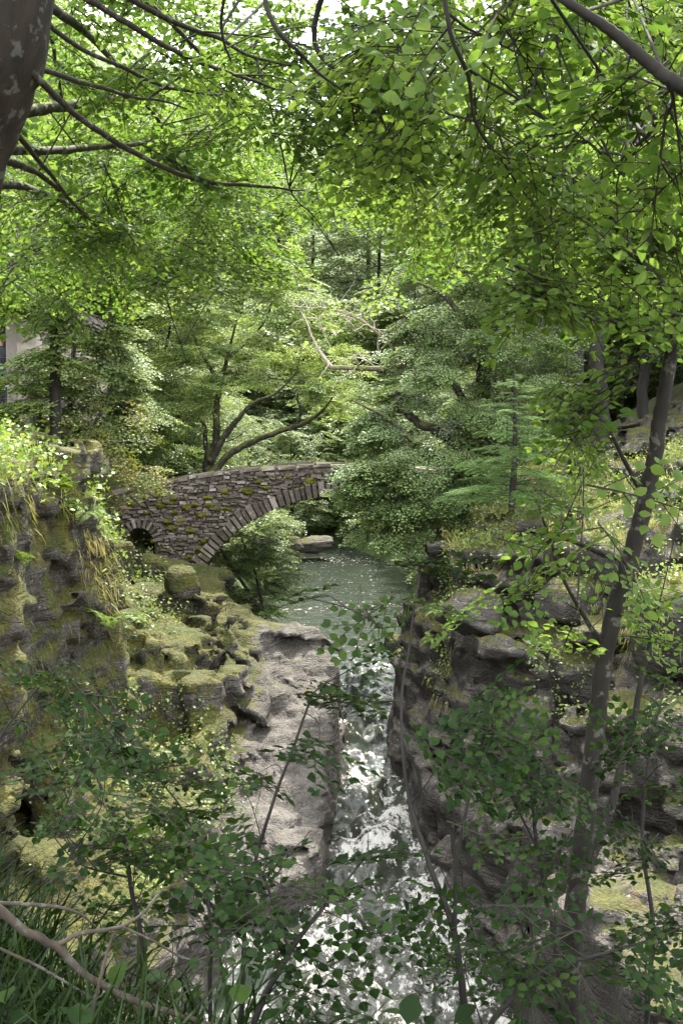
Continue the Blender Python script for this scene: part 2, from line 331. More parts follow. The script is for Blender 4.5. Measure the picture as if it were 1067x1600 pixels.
def spray(r, L=.6, leaf=.085, ns=6, lf=LQ, droop=.25, flat=.3):
    """a flat fan of a twig with side twigs and alternate leaves, along +Y, facing +Z"""
    g = Geo(); lp = []; ld = []; ln = []; ls = []
    def line(p0, d, l, w, step):
        n = max(3, int(l/step)); q = []
        for i in range(n+1):
            t = i/n; p = p0+d*l*t; p = p+np.array([0, 0, -droop*((p[1]/L)**2)*L*.6]); q.append(p)
            if i:
                sd = 1 if (i % 2) else -1; perp = np.array([d[1], -d[0], 0])*sd
                lp.append(p); ld.append(nrm(d*.6+perp*.8+np.array([0, 0, -.25*r.random()]))+r.normal(size=3)*.12)
                ln.append(np.array([0, 0, 1])+r.normal(size=3)*flat); ls.append(leaf*(.75+.5*r.random()))
        lp.append(q[-1]); ld.append(d+r.normal(size=3)*.1); ln.append(np.array([0, 0, 1.])+r.normal(size=3)*flat); ls.append(leaf)
        tube(g, np.array(q[::2] if len(q) > 4 else q), np.linspace(w, w*.4, len(q[::2] if len(q) > 4 else q)), 3, 1, cap=False)
    line(np.zeros(3), np.array([0, 1., 0]), L, .006*L/.6, leaf*.75)
    for k in range(ns):
        t = .12+.75*k/ns; sd = 1 if k % 2 else -1; an = R_(45+r.uniform(-12, 12))*sd
        line(np.array([0, t*L, 0]), np.array([math.sin(an), math.cos(an), 0]), L*(.5*(1-t)+.12)*r.uniform(.8, 1.2), .004*L/.6, leaf*.75)
    inst(g, lf[0], lf[1], frames(np.array(ld), np.array(ln))*np.array(ls)[:, None, None], np.array(lp), 0, r.random(len(lp)))
    out = {}
    v = np.concatenate(g.v)
    for kk, lst in g.F.items():
        for mat in (0, 1):
            fs = [a[0] for a in lst if a[1][0] == mat]; ts = [a[2] for a in lst if a[1][0] == mat]
            if fs: out[(kk, mat)] = (np.concatenate(fs), np.concatenate(ts))
    return v, out
def place_sprays(g, T, sprs, o, d, n, sc, tvar=.5, bias=0.):
    """sprays at origins o, direction d, face normal n"""
    which = rng.integers(0, len(sprs), len(o)); Mx = frames(d, n)*np.asarray(sc)[:, None, None]; rt = rng.random(len(o))
    for w in range(len(sprs)):
        s = which == w; k = s.sum()
        if not k: continue
        v, fs = sprs[w]; V = np.einsum('kj,nij->nki', v, Mx[s])+o[s][:, None]
        base = g.n; g.v.append(V.reshape(-1, 3).astype(np.float32)); nv = len(v); off = (np.arange(k)*nv)[:, None, None]
        for (kk, mat), (f, t) in fs.items():
            F = (f[None]+off).reshape(-1, kk)+base
            tt = (rt[s][:, None]*tvar+t[None]*(1-tvar)).ravel()+bias
            g.F.setdefault(kk, []).append((F.astype(np.int32), np.full(len(F), mat, np.int32), tt.astype(np.float32), np.zeros(len(F), bool)))
        g.n += k*nv
rs = np.random.default_rng(21)
SP_MID = [spray(rs, .75, .088, 7, flat=.5) for _ in range(5)]
SP_BEECH = [spray(rs, .85, .082, 8, flat=.24, droop=.4) for _ in range(6)]
SP_FAR = [spray(rs, 1.25, .17, 6, flat=.45) for _ in range(5)]
SP_BIG = [spray(rs, 1.0, .14, 6, LM, .35, .35) for _ in range(4)]
SP_BUSH = [spray(rs, .55, .075, 5, flat=.5) for _ in range(4)]
SP_NEAR = [spray(rs, rs.uniform(.5, .75), .066*rs.uniform(.8, 1.15), 5, LHS[i % 4], .35, .42) for i in range(9)]

def limb_samples(limbs):
    P = []; 
    for p, r in limbs:
        q, _ = smooth_path(p, r, 16); P.append(q[2:])
    return np.concatenate(P)
def cluster_crown(gb, gl, limbs, clusters, sprs, sc=1., droop=.25, upj=.22, br=.012, tint_bias=0., twigs=True, out_c=None):
    """secondary branches to each cluster, filled with leafy sprays. gb: bark geo, gl: leaf geo"""
    LP = limb_samples(limbs)
    for c, rad, n in clusters:
        c = np.asarray(c, float); rad = np.asarray(rad, float)*np.ones(3)
        dd = np.linalg.norm((LP-c)*np.array([1, 1, 1.]), axis=1)+np.maximum(0, LP[:, 2]-c[2])*.4
        p = LP[rng.choice(np.nonzero(dd <= dd.min()*1.5+.15)[0])]; L = np.linalg.norm(c-p)
        mid = (p+c)/2+np.array([0, 0, .12*L])+rng.normal(size=3)*.06*L
        path, rr = smooth_path([p, mid, c], [br*(.6+.35*min(L, 1.3)), br*(.45+.2*min(L, 1.3)), br*.3], 7)
        tube(gb, path, rr, 5, 0)
        k = int(n); u = nrm(rng.normal(size=(k, 3)))*(rng.random(k)**.45)[:, None]
        o = c+u*rad
        cen = out_c if out_c is not None else p
        d = nrm((o-cen)*np.array([1, 1, .25]))+nrm(u*np.array([1, 1, .3])+1e-6)*.5+rng.normal(size=(k, 3))*.35; d[:, 2] = d[:, 2]*.4-droop*rng.uniform(.4, 1.4, k)
        nn = np.array([0, 0, 1.])+rng.normal(size=(k, 3))*upj
        s = sc*rng.uniform(.7, 1.2, k); o = o-nrm(d)*s[:, None]*.35
        place_sprays(gl, None, sprs, o, d, nn, s, bias=tint_bias+rng.normal()*.10)
        if twigs:
            for i in range(0, k, 3):
                a = path[rng.integers(2, 7)]; tube(gb, np.array([a, (a+o[i])/2+[0, 0, .08], o[i]]), [br*.35, br*.25, br*.15], 3, 0, cap=False)

def merge_geo(dst, src, mat):
    off = dst.n; dst.v += src.v; dst.n += src.n
    for k, lst in src.F.items():
        for f, m, t, sm in lst: dst.F.setdefault(k, []).append((f+off, np.full(len(f), mat, np.int32), t, sm))
def gen_tree(H, Rad, tr, base=.25, nl=16, nspray=1400, sprs=None, sc=1., lean=(0, 0), droop=.25, up=.3, top=.95, flat=.42, crl=.34):
    """(trunk geo, leaf geo) of a whole broadleaf tree standing at the origin"""
    gt = Geo(); gl = Geo(); n = 9; t = np.linspace(0, 1, n); z = t*H*.93
    tp = np.stack([lean[0]*t**1.3+.03*H*np.cumsum(rng.normal(size=n))*.25*t, lean[1]*t**1.3+.03*H*np.cumsum(rng.normal(size=n))*.25*t, z], 1)
    rad = tr*(1-.88*t)**.8; rad[0] *= 1.35
    P, rr = smooth_path(tp, rad, 22); tube(gt, P, rr, 9, 0, rough=.05)
    limbs = [(tp[3:], rad[3:])]; cl = []; a0 = rng.random()*6
    for i in range(nl):
        f = (i+.5)/nl; h = base+(top-base)*f; az = a0+i*2.4+rng.normal()*.3
        prof = (1-max(0, f-.55)**2*2.6) if f > .35 else .62+f
        L = Rad*max(.25, prof)*rng.uniform(.75, 1.15); p0 = np.array([np.interp(h*H, z, tp[:, k]) for k in range(3)])
        e = up+.5*f; dr = np.array([math.cos(az), math.sin(az), 0])
        q = [p0+dr*L*s+np.array([0, 0, L*(e*s-.55*s*s*(1-f*.6))]) for s in (0, .3, .6, .85, 1.)]
        q = np.array(q)+np.vstack([[0, 0, 0], rng.normal(size=(4, 3))*.05*L]); r0 = tr*.34*(1-.6*f)
        pr = np.linspace(r0, r0*.2, 5); Q, rq = smooth_path(q, pr, 10); tube(gt, Q, rq, 6, 0, rough=.05); limbs.append((q, pr))
        for s, k in ((.45, .8), (.7, 1.), (1., 1.)):
            c = np.array([np.interp(s, (0, .3, .6, .85, 1.), q[:, j]) for j in range(3)])+rng.normal(size=3)*.07*L
            cl.append((c, (L*crl*k, L*crl*k, L*crl*k*flat), max(6, nspray/(nl*3)*k)))
    cl.append((tp[-1], (Rad*.25, Rad*.25, Rad*.22), nspray*.03+4))
    cluster_crown(gt, gl, limbs, cl, sprs, sc, droop, br=.014, twigs=False)
    return gt, gl
def tree_obj(name, label, cat, loc, gt, gl, bark, leaf, group=None):
    r = thing(name, label, cat, loc, group); 
    a = bpy.data.objects.new('trunk', gt.mesh('trunk', [bark])); COL.objects.link(a); a.parent = r
    b = bpy.data.objects.new('crown', gl.mesh('crown', [leaf, M['twig']])); COL.objects.link(b); b.parent = r
    return r

# ------------------------------------------------------------------ terrain
def sdpoly(x, y, poly):
    """signed distance to a polygon in plan (negative inside)"""
    p = np.array(poly, float); d = np.full(x.shape, 1e9); ins = np.zeros(x.shape, bool)
    for i in range(len(p)):
        a = p[i]; b = p[(i+1) % len(p)]; e = b-a; wx = x-a[0]; wy = y-a[1]
        t = np.clip((wx*e[0]+wy*e[1])/(e@e), 0, 1); d = np.minimum(d, (wx-e[0]*t)**2+(wy-e[1]*t)**2)
        c = ((a[1] <= y) & (b[1] > y)) | ((b[1] <= y) & (a[1] > y))
        with np.errstate(divide='ignore', invalid='ignore'): xx = a[0]+(y-a[1])/(b[1]-a[1])*e[0]
        ins ^= c & (x < xx)
    return np.where(ins, -1, 1)*np.sqrt(d)
def surface_nets(f, org, h):
    s = f < 0; nx, ny, nz = f.shape
    c = s[:-1, :-1, :-1].astype(np.int8)
    for a, b, d in ((1, 0, 0), (0, 1, 0), (1, 1, 0), (0, 0, 1), (1, 0, 1), (0, 1, 1), (1, 1, 1)):
        c = c+s[a:nx-1+a, b:ny-1+b, d:nz-1+d]
    I = np.argwhere((c > 0) & (c < 8)); acc = np.zeros((len(I), 3)); cnt = np.zeros(len(I))
    cor = [(a, b, d) for a in (0, 1) for b in (0, 1) for d in (0, 1)]
    for i, p in enumerate(cor):
        for q in cor[i+1:]:
            if sum(abs(a-b) for a, b in zip(p, q)) != 1: continue
            A = f[I[:, 0]+p[0], I[:, 1]+p[1], I[:, 2]+p[2]]; B = f[I[:, 0]+q[0], I[:, 1]+q[1], I[:, 2]+q[2]]
            k = (A < 0) != (B < 0); t = np.where(k, A/np.where(k, A-B, 1), 0)
            acc += np.where(k[:, None], np.array(p)+t[:, None]*(np.array(q)-np.array(p)), 0); cnt += k
    V = (I+acc/cnt[:, None])*h+np.array(org)
    idx = np.full(c.shape, -1, np.int32); idx[I[:, 0], I[:, 1], I[:, 2]] = np.arange(len(I)); Fs = []
    for ax in range(3):
        u, v = [(1, 2), (2, 0), (0, 1)][ax]
        sl0 = [slice(None)]*3; sl1 = [slice(None)]*3; sl0[ax] = slice(0, -1); sl1[ax] = slice(1, None)
        e = s[tuple(sl0)] != s[tuple(sl1)]; E = np.argwhere(e)
        ok = (E[:, u] > 0) & (E[:, v] > 0) & (E[:, u] < f.shape[u]-1) & (E[:, v] < f.shape[v]-1); E = E[ok]
        def g(du, dv):
            Q = E.copy(); Q[:, u] -= du; Q[:, v] -= dv; return idx[Q[:, 0], Q[:, 1], Q[:, 2]]
        q = np.stack([g(1, 1), g(0, 1), g(0, 0), g(1, 0)], 1); fl = ~s[E[:, 0], E[:, 1], E[:, 2]]
        q[fl] = q[fl][:, ::-1]; Fs.append(q)
    F = np.concatenate(Fs); return V, F[(F >= 0).all(1)]
def vnormals(V, F):
    n = np.cross(V[F[:, 2]]-V[F[:, 0]], V[F[:, 3]]-V[F[:, 1]]); o = np.zeros_like(V)
    for k in range(4): np.add.at(o, F[:, k], n)
    return nrm(o)

BX = (-11., 13.); BY = (12., 38.); BZ = (-5., 9.4); HS = .115
PLATS = [  # (plan outline, top height, batter)
  ('L1', [(-14, 8), (-5.0, 9), (-4.75, 12), (-5.2, 15), (-4.85, 17.5), (-5.25, 19), (-4.7, 20.6), (-4.9, 22.2), (-6.0, 23.2), (-6.9, 25.2), (-7.15, 31), (-14, 40)], lambda x, y: 7.15+.12*(-x-5), -.09),
  ('L1b', [(-14, 18), (-4.75, 21), (-4.45, 22.5), (-4.9, 23.6), (-5.6, 24.5), (-7.3, 25.6), (-9, 30), (-14, 36)], lambda x, y: 5.9-.28*(y-22)+.35*(-x-5), -.05),
  ('L2', [(-14, 24), (-5.6, 24.3), (-4.9, 25.3), (-4.3, 24.9), (-3.75, 25.4), (-3.3, 26.4), (-3.05, 28), (-3.5, 29.5), (-3.3, 32), (-3.9, 35), (-3.6, 39), (-14, 40)], lambda x, y: 2.75+.27*np.maximum(-3.5-x, -.3)+.02*(y-28), .12),
  ('L2c', [(-7, 24), (-4.6, 23.2), (-3.9, 23.9), (-2.9, 24.6), (-2.45, 26), (-2.7, 28), (-6, 29)], lambda x, y: 1.75+.25*(-3-x), .12),
  ('L3', [(-8, 22), (-4.0, 21.7), (-2.5, 21.4), (-1.1, 21.6), (-.62, 22.6), (-.45, 24), (-.28, 25.5), (.05, 27.2), (.15, 28.6), (-.4, 30.2), (-1.2, 31.2), (-2.5, 31.4), (-4.5, 32)], lambda x, y: 1.45-.40*(30.3-y)+.26*np.maximum(-.8-x, 0)+.35*sstep(-1.6, -2.2, x), .10),
  ('L4', [(-9, 9), (-4.0, 11), (-3.6, 15), (-3.1, 18), (-2.6, 21), (-3, 25), (-9, 25)], lambda x, y: .3+.16*(y-20)+.25*(-3-x), .25),
  ('R1', [(2.6, 29.6), (2.75, 28), (3.05, 26.6), (3.4, 25.3), (4.0, 24.2), (5.0, 23.3), (6.4, 22.4), (8.5, 20.5), (16, 17), (16, 40), (4.2, 40), (3.2, 32)], lambda x, y: 4.75+.36*(x-3)+.03*(y-26), .06),
  ('R2', [(1.95, 30.6), (2.05, 29.2), (2.3, 27), (2.7, 25.2), (3.3, 23.6), (4.4, 22.2), (6.4, 20.5), (9.5, 17), (16, 14), (16, 36), (2.8, 36), (2.2, 32)], lambda x, y: 3.0+.30*(x-3), .08),
  ('R3', [(1.55, 31), (1.6, 29.6), (1.9, 28), (2.3, 25.5), (2.9, 23.6), (3.9, 21.8), (5.8, 19), (9, 15), (16, 12), (16, 34), (2.4, 34), (1.7, 32)], lambda x, y: 1.7+.28*(x-2.5), .10),
  ('R3b', [(1.2, 31.8), (1.25, 29.6), (1.55, 27.8), (1.85, 25), (2.45, 23.2), (3.3, 21.6), (4.6, 19.6), (8, 14), (16, 10), (16, 34), (1.6, 34)], lambda x, y: -.2+.28*(x-2)+.05*(y-26), .15),
  ('R4', [(4.6, 20), (3.3, 17), (2.9, 13), (2.5, 9), (4, 6), (16, 5), (16, 20)], lambda x, y: .35+.22*(x-3.5)-.04*(y-14), .5),
]
def rock_field():
    x = np.arange(BX[0], BX[1]+HS, HS); y = np.arange(BY[0], BY[1]+HS, HS); z = np.arange(BZ[0], BZ[1]+HS, HS)
    X, Y = np.meshgrid(x, y, indexing='ij'); q = np.stack([X.ravel(), Y.ravel(), 0*X.ravel()], 1)
    wx = X+.30*fbm(q*.45, 3).reshape(X.shape); wy = Y+.30*fbm(q*.45+40, 3).reshape(X.shape)
    f = np.broadcast_to((z+4.2)[None, None], (*X.shape, len(z))).astype(np.float32).copy()
    for nm, poly, top, bat in PLATS:
        sd = sdpoly(wx, wy, poly).astype(np.float32); tp = top(X, Y).astype(np.float32)
        dz = z[None, None].astype(np.float32)-tp[..., None]
        g = np.maximum(dz*.93, sd[..., None]+bat*dz)
        f = np.minimum(f, g)
    m = np.abs(f) < .95; I = np.argwhere(m); P = (I*HS+np.array([BX[0], BY[0], BZ[0]])).astype(np.float32)
    # bedding planes dip gently; joints run across them
    T = P.copy(); T[:, 2] += .16*P[:, 0]+.08*P[:, 1]; T[:, :2] += .3*pn(P*.8)[:, None]
    wl_ = np.maximum(sstep(-2.9, -3.5, P[:, 0])*sstep(25.4, 24.4, P[:, 1]+.0*P[:, 0]), sstep(.9, 1.3, P[:, 0])*sstep(3.2, 2.4, P[:, 2]-.3*(P[:, 0]-3))).astype(np.float32); zs_ = .85-.5*wl_; T1 = T*np.float32(.68); T1[:, 2] = np.where(wl_ > .5, T[:, 2]*.34, T[:, 2]*.85); T1[:, :2] *= np.where(wl_ > .5, 1.3, 1.)[:, None]
    tz = T[:, 2]*2.7+.5*pn(P*.5); hk = _p[(_p[np.floor(tz).astype(np.int32) & 255]+np.floor(P[:, 0]*.5+pn(P*.7)).astype(np.int32)) & 255]/255.; sl_ = (hk-.5)*.30*(1-.5*wl_)
    v1, e1 = worley(T1); v2, e2 = worley(T*np.array([1.7, 1.7, 3.4], np.float32)+9)
    lay = pn(np.stack([T[:, 0]*.35, T[:, 1]*.35, T[:, 2]*2.6], 1))
    tame = np.where(P[:, 2] < .6, .62, 1.)*np.where((np.abs(P[:, 0]-.7) < 1.0) & (P[:, 2] < .4), .45, 1.)
    d = ((v1-.5)*.72+.10)*tame+(v2-.5)*.30*np.where((P[:, 0] > -2.2) & (P[:, 0] < .5), .45, 1.)+lay*.12*(1-.6*wl_)+sl_+fbm(P*.9, 3)*.17*tame+fbm(P*4., 2)*.06+.09*np.exp(-(e1/.09)**2)
    # cave under the right-hand ledge, crevice beside the left pillar
    dc = np.linalg.norm((P-np.array([4.0, 23.6, 3.75]))/np.array([1.05, 1.2, .5]), axis=1)-1
    d = np.where(dc < 0, np.maximum(d, .9*np.minimum(1, -dc*2.5)), d)
    f[I[:, 0], I[:, 1], I[:, 2]] += d
    # the chute the river has cut through the rock
    xc0 = np.interp(y, [12, 21, 22.8, 25, 28, 30, 33, 36, 38], [-3, -2.4, -.35, -.2, -.05, .2, .45, -.5, -3]); xc1 = np.interp(y, [12, 21, 22.8, 25, 28, 30, 33, 36, 38], [4, 3.0, 1.9, 1.35, 1.15, 1.2, 1.5, 2.2, 3.2])
    ch = np.maximum(xc0[None]-X, X-xc1[None])+.22*fbm(q*1.3+9, 3).reshape(X.shape); zz = z[None, None]
    sel = zz < 1.3; f = np.where(sel, np.maximum(f, -(ch[..., None]-.10*np.maximum(zz+1.5, 0))), f).astype(np.float32)
    V, F = surface_nets(f, (BX[0], BY[0], BZ[0]), HS); return V, F
RV, RF = rock_field(); RN = vnormals(RV, RF)
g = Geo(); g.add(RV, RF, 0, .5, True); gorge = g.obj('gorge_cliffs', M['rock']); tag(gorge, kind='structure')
RPX, RPY = proj(RV)

# ground sheet beyond and around the gorge
CH = [(-3.0, 36), (-3.3, 42), (-3.4, 52), (-3.0, 59), (-2.6, 63), (-6, 68), (-16, 74), (-15, 79), (-4, 74), (.6, 66), (2.6, 58), (3.6, 50), (3.8, 42), (3.2, 36)]
def hground(x, y):
    q = np.stack([x.ravel(), y.ravel(), 0*x.ravel()], 1); nz = fbm(q*.12, 4).reshape(x.shape)
    d = sdpoly(x, y, CH); far = np.where(d < 0, -1.2, np.minimum(d*1.1, 1.1+d*.18)-.35)
    side = np.maximum(0, np.abs(x)-6.)*np.where(x < 0, .42, .36)+np.where(x < 0, 4.6, 4.4)*sstep(3.5, 7.5, np.abs(x))*sstep(52, 40, y)
    far = far+np.where(d > 0, side*sstep(0, 5, d), 0)+np.maximum(0, y-66)*.25*sstep(2, 10, d)
    far = far+nz*.9*sstep(.5, 6, d)
    ed = 3.1+np.maximum(0, -.7-x)*1.9+np.maximum(0, x-1.3)*1.3; ed = np.where(x < -4.6, 99, ed)
    near = 6.4-.30*np.maximum(0, y-1.8)+.16*np.maximum(0, -x)*sstep(0, 4, y)-.10*np.maximum(0, x)*sstep(0, 4, y)
    near = near-1.25*np.maximum(0, y-ed)+nz*.25
    near = np.maximum(near, -3.8); near = np.where(x < -4.6, np.maximum(near, 6.6+.15*(-x-4.6)+nz*.3), near); near = near+np.maximum(0, np.abs(x)-8)*.3
    h = np.where(y < 24, near, far)
    ins = sstep(BX[0]+.2, BX[0]+.8, x)*sstep(BX[1]-.2, BX[1]-.8, x)*sstep(BY[0]+.5, BY[0]+1.2, y)*sstep(BY[1]-.3, BY[1]-.9, y)
    return h*(1-ins)-7*ins
def nonuni(a, b, c, d, fine, coarse):
    return np.concatenate([np.arange(a, b, coarse), np.arange(b, c, fine), np.arange(c, d, coarse)])
gx = nonuni(-120, -13, 14.5, 120, .25, 1.5); gy = nonuni(-60, -1, 42, 220, .25, 1.2)
GX, GY = np.meshgrid(gx, gy, indexing='ij'); GH = hground(GX, GY); nx, ny = GX.shape
i = np.arange(nx-1)[:, None]*ny+np.arange(ny-1)[None]; gf = np.stack([i, i+ny, i+ny+1, i+1], -1).reshape(-1, 4)
g = Geo(); g.add(np.stack([GX, GY, GH], -1), gf, 0, .5, True); tag(g.obj('ground', M['soil']), kind='structure')
def gh(x, y): return float(hground(np.array([[float(x)]]), np.array([[float(y)]]))[0, 0])
def rock_at(x, y, rad=.25, zmax=99):
    s = (np.abs(RV[:, 0]-x) < rad) & (np.abs(RV[:, 1]-y) < rad) & (RV[:, 2] < zmax); return float(RV[s, 2].max()) if s.any() else gh(x, y)

# river: pool behind the bridge, then a chute of white water towards the camera
def rz(y): return np.interp(y, [10, 17, 20, 23, 26, 29, 32, 35, 37, 80], [-3.3, -3.2, -2.75, -2.2, -1.7, -1.15, -.6, -.15, 0, 0])
wx_ = np.arange(-9, 9, .09); wy_ = np.concatenate([np.arange(9, 38, .09), np.arange(38, 56, .14), np.arange(56, 82, .3)]); WX, WY = np.meshgrid(wx_, wy_, indexing='ij')
q = np.stack([WX.ravel(), WY.ravel(), 0*WX.ravel()], 1); rough = sstep(38, 33, WY)
bed = fbm(q*np.array([.55, .4, 1]), 3).reshape(WX.shape); chop = fbm(q*np.array([1.7, 1.2, 1]), 4).reshape(WX.shape)
WZ = rz(WY)+rough*(.34*bed+.22*chop)+(1-rough)*(.016*fbm(q*np.array([2.2, 3.2, 1])+7, 2).reshape(WX.shape)+.010*chop)
line = np.exp(-((WY-(45.5+.25*WX+.8*bed))/.55)**2)+np.exp(-((WY-(38.3-.5*WX+1.2*bed))/.5)**2)*sstep(-1, 2, WX)+np.exp(-((WY-60.5)/1.3)**2)*.8  # bands where the painted glints gather on the pool
foam_glint = .10+.06*rough+.50*sstep(36, 31, WY)*sstep(-.5, 1.2, WX+.18*(31-WY)+bed)+.04*sstep(26, 21.5, WY)+.12*sstep(35, 32, WY)*sstep(22, 25, WY)+.34*line*(WY > 36)+.35*np.clip(bed*1.4, -.5, .6)*rough  # real foam, plus glitter of pool and chute painted in as white
foam_glint = foam_glint*(1-.16*rough)
nx, ny = WX.shape; i = np.arange(nx-1)[:, None]*ny+np.arange(ny-1)[None]; wf = np.stack([i, i+ny, i+ny+1, i+1], -1).reshape(-1, 4)
g = Geo(); g.add(np.stack([WX, WY, WZ], -1), wf, 0, .5, True); riv = tag(g.obj('river', M['water']), kind='structure')
fa = riv.data.attributes.new('foam_glint', 'FLOAT', 'POINT'); fa.data.foreach_set('value', np.clip(foam_glint, 0, 1.1).ravel().astype(np.float32))

# ------------------------------------------------------------------ blob rocks
def rock_blob(c, size, seed, res=26, cut=7, rz_=0.):
    """an angular boulder: a sphere clipped by random planes, roughened"""
    r = np.random.default_rng(seed); lat = np.linspace(0, np.pi, res); lon = np.linspace(0, 2*np.pi, res*2, endpoint=False)
    D = np.stack([np.sin(lat)[:, None]*np.cos(lon), np.sin(lat)[:, None]*np.sin(lon), np.cos(lat)[:, None]+0*lon], -1).reshape(-1, 3)
    rad = np.full(len(D), 1.05); 
    for k in range(cut):
        n = nrm(r.normal(size=3)*np.array([1, 1, .8])); dd = D@n; rad = np.minimum(rad, np.where(dd > .05, r.uniform(.55, .8)/np.maximum(dd, .05), 9))
    rad = np.minimum(rad, np.where(D[:, 2] > .05, .86/np.maximum(D[:, 2], .05), 9))
    V = D*rad[:, None]; V = V*(1+.10*fbm(V*2.2+seed, 4)[:, None]); V = V*np.array(size)
    c_, s_ = math.cos(rz_), math.sin(rz_); V = np.stack([V[:, 0]*c_-V[:, 1]*s_, V[:, 0]*s_+V[:, 1]*c_, V[:, 2]], 1)+np.array(c)
    n = res*2; i = np.arange(res-1)[:, None]*n; j = np.arange(n)[None]; F = np.stack([i+j, i+n+j, i+n+(j+1) % n, i+(j+1) % n], -1).reshape(-1, 4)
    return V, F
BOUL = []
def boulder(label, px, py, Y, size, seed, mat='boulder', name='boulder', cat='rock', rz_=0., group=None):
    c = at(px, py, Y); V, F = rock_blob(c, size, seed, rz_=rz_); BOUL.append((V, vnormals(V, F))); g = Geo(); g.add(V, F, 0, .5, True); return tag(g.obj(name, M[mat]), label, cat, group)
boulder('flat-topped rock block capped with brown moss, at the pool edge', 372, 990, 30.6, (.75, .7, .62), 3, name='mossy_boulder', rz_=.3)
boulder('small dark rock with a mossy cap leaning out over the pool', 408, 1000, 31.2, (.22, .35, .45), 8, name='mossy_boulder', rz_=.2)
boulder('mossy rock stump standing in front of the small bridge opening', 184, 880, 31, (.58, .6, .72), 12, name='mossy_boulder')
boulder('tilted rock slab crested with bright green moss below the bridge', 284, 915, 30, (.6, .5, .62), 17, name='mossy_boulder', rz_=.6)
boulder('dark smooth rock overhang under a grass tuft on the right bank', 738, 960, 24.2, (.85, .8, .62), 23, name='overhanging_rock', rz_=-.2)
boulder('mossy round rock on top of the right bank below the spruce', 845, 835, 25.2, (.9, .9, .7), 31, name='mossy_boulder')
boulder('grey purple rock on the right cliff edge under ferns', 890, 945, 23.4, (.7, .7, .7), 37, name='boulder')
boulder('grassy rock hump at the right edge of the photo', 1050, 975, 20.7, (1.0, .9, .95), 41, name='mossy_boulder')
boulder('bright yellow green mossy boulder on the far river bank', 452, 852, 60, (.95, .8, .55), 51, 'boulder', name='mossy_boulder')
boulder('low brown mossy boulder at the far water edge', 492, 850, 61, (1.2, .9, .5), 53, name='mossy_boulder')
boulder('dark wet rock in the white water below the right cliff', 725, 1330, 23.5, (.8, .6, .45), 61, name='wet_rock')
boulder('wet black rock in the rapids at the foot of the gorge', 815, 1485, 20.3, (.55, .6, .40), 67, name='wet_rock')
boulder('dark rock at the mouth of the chute under the right cliff', 628, 1150, 29.6, (.45, .6, .55), 71, name='wet_rock')

RV = np.concatenate([RV]+[b[0][::2] for b in BOUL]); RN = np.concatenate([RN]+[b[1][::2] for b in BOUL]); RPX, RPY = proj(RV)
# ------------------------------------------------------------------ stone bridge
BY0, BY1 = 35.0, 37.1; BC = (-.2, .47); BRAD = 4.98
def btop(x): return 6.45-.0215*np.abs(x+.2)**1.95*np.where(np.abs(x) > 0, 1, 1)*.92
def in_arch(x, z): return (((x-BC[0])**2+(z-BC[1])**2) < BRAD**2) & (np.abs(x-BC[0]) < 4.42) | ((np.abs(x-BC[0]) < 4.42) & (z < 2.6))
DX, DZ, DR = -6.45, 3.98, .44
def door_sd(x, z): return np.where(z > DZ, np.hypot(x-DX, z-DZ)-DR, np.maximum(np.abs(x-DX)-DR, DZ-1.6-z))
bridge = thing('stone_bridge', 'old rubble stone arch footbridge with mossy bumps spanning the gorge', 'bridge', (0, 36, 0))
hb = .085; xs = np.arange(-9.6, 9.7, hb); ys = np.arange(BY0-.3, BY1+.3, hb); zs = np.arange(.6, 7, hb)
X, Y, Z = np.meshgrid(xs, ys, zs, indexing='ij')
asd = np.where(Z < 2.55, np.abs(X-BC[0])-4.42, np.hypot(X-BC[0], Z-BC[1])-BRAD)
fb = np.maximum.reduce([BY0-Y, Y-BY1, Z-btop(X), -asd, np.abs(X)-9.2, -door_sd(X, Z)])
fb = np.maximum(fb, -np.maximum.reduce([BY0+.42-Y, Y-BY1+.42, btop(X)-.75-Z]))      # roadway between the parapets
I = np.argwhere(np.abs(fb) < .2); P = I*hb+np.array([xs[0], ys[0], zs[0]]); fb[I[:, 0], I[:, 1], I[:, 2]] += .05*pn(P*3)
V, F = surface_nets(fb.astype(np.float32), (xs[0], ys[0], zs[0]), hb); g = Geo(); g.add(V, F, 0, .25, True); g.obj('wall_core', M['stone'], bridge)
def stone_box(g, c, ax, az, ay, hx, hz, hy, tint, jit=.2):
    """one rough block; hx, hy, hz half sizes on axes ax, ay, az"""
    v = []
    for sy in (-1, 1):
        for sx, sz in ((-1, -1), (1, -1), (1, 1), (-1, 1)):
            b = 1 if sy > 0 else .86
            v.append(c+ax*hx*sx*b*(1+rng.uniform(-jit, jit))+az*hz*sz*b*(1+rng.uniform(-jit, jit))+ay*hy*sy*(1+rng.uniform(-jit, jit)))
    g.add(v, [(0, 1, 2, 3), (4, 7, 6, 5), (0, 4, 5, 1), (1, 5, 6, 2), (2, 6, 7, 3), (3, 7, 4, 0)], 0, tint)
ex, ey, ez = np.eye(3)
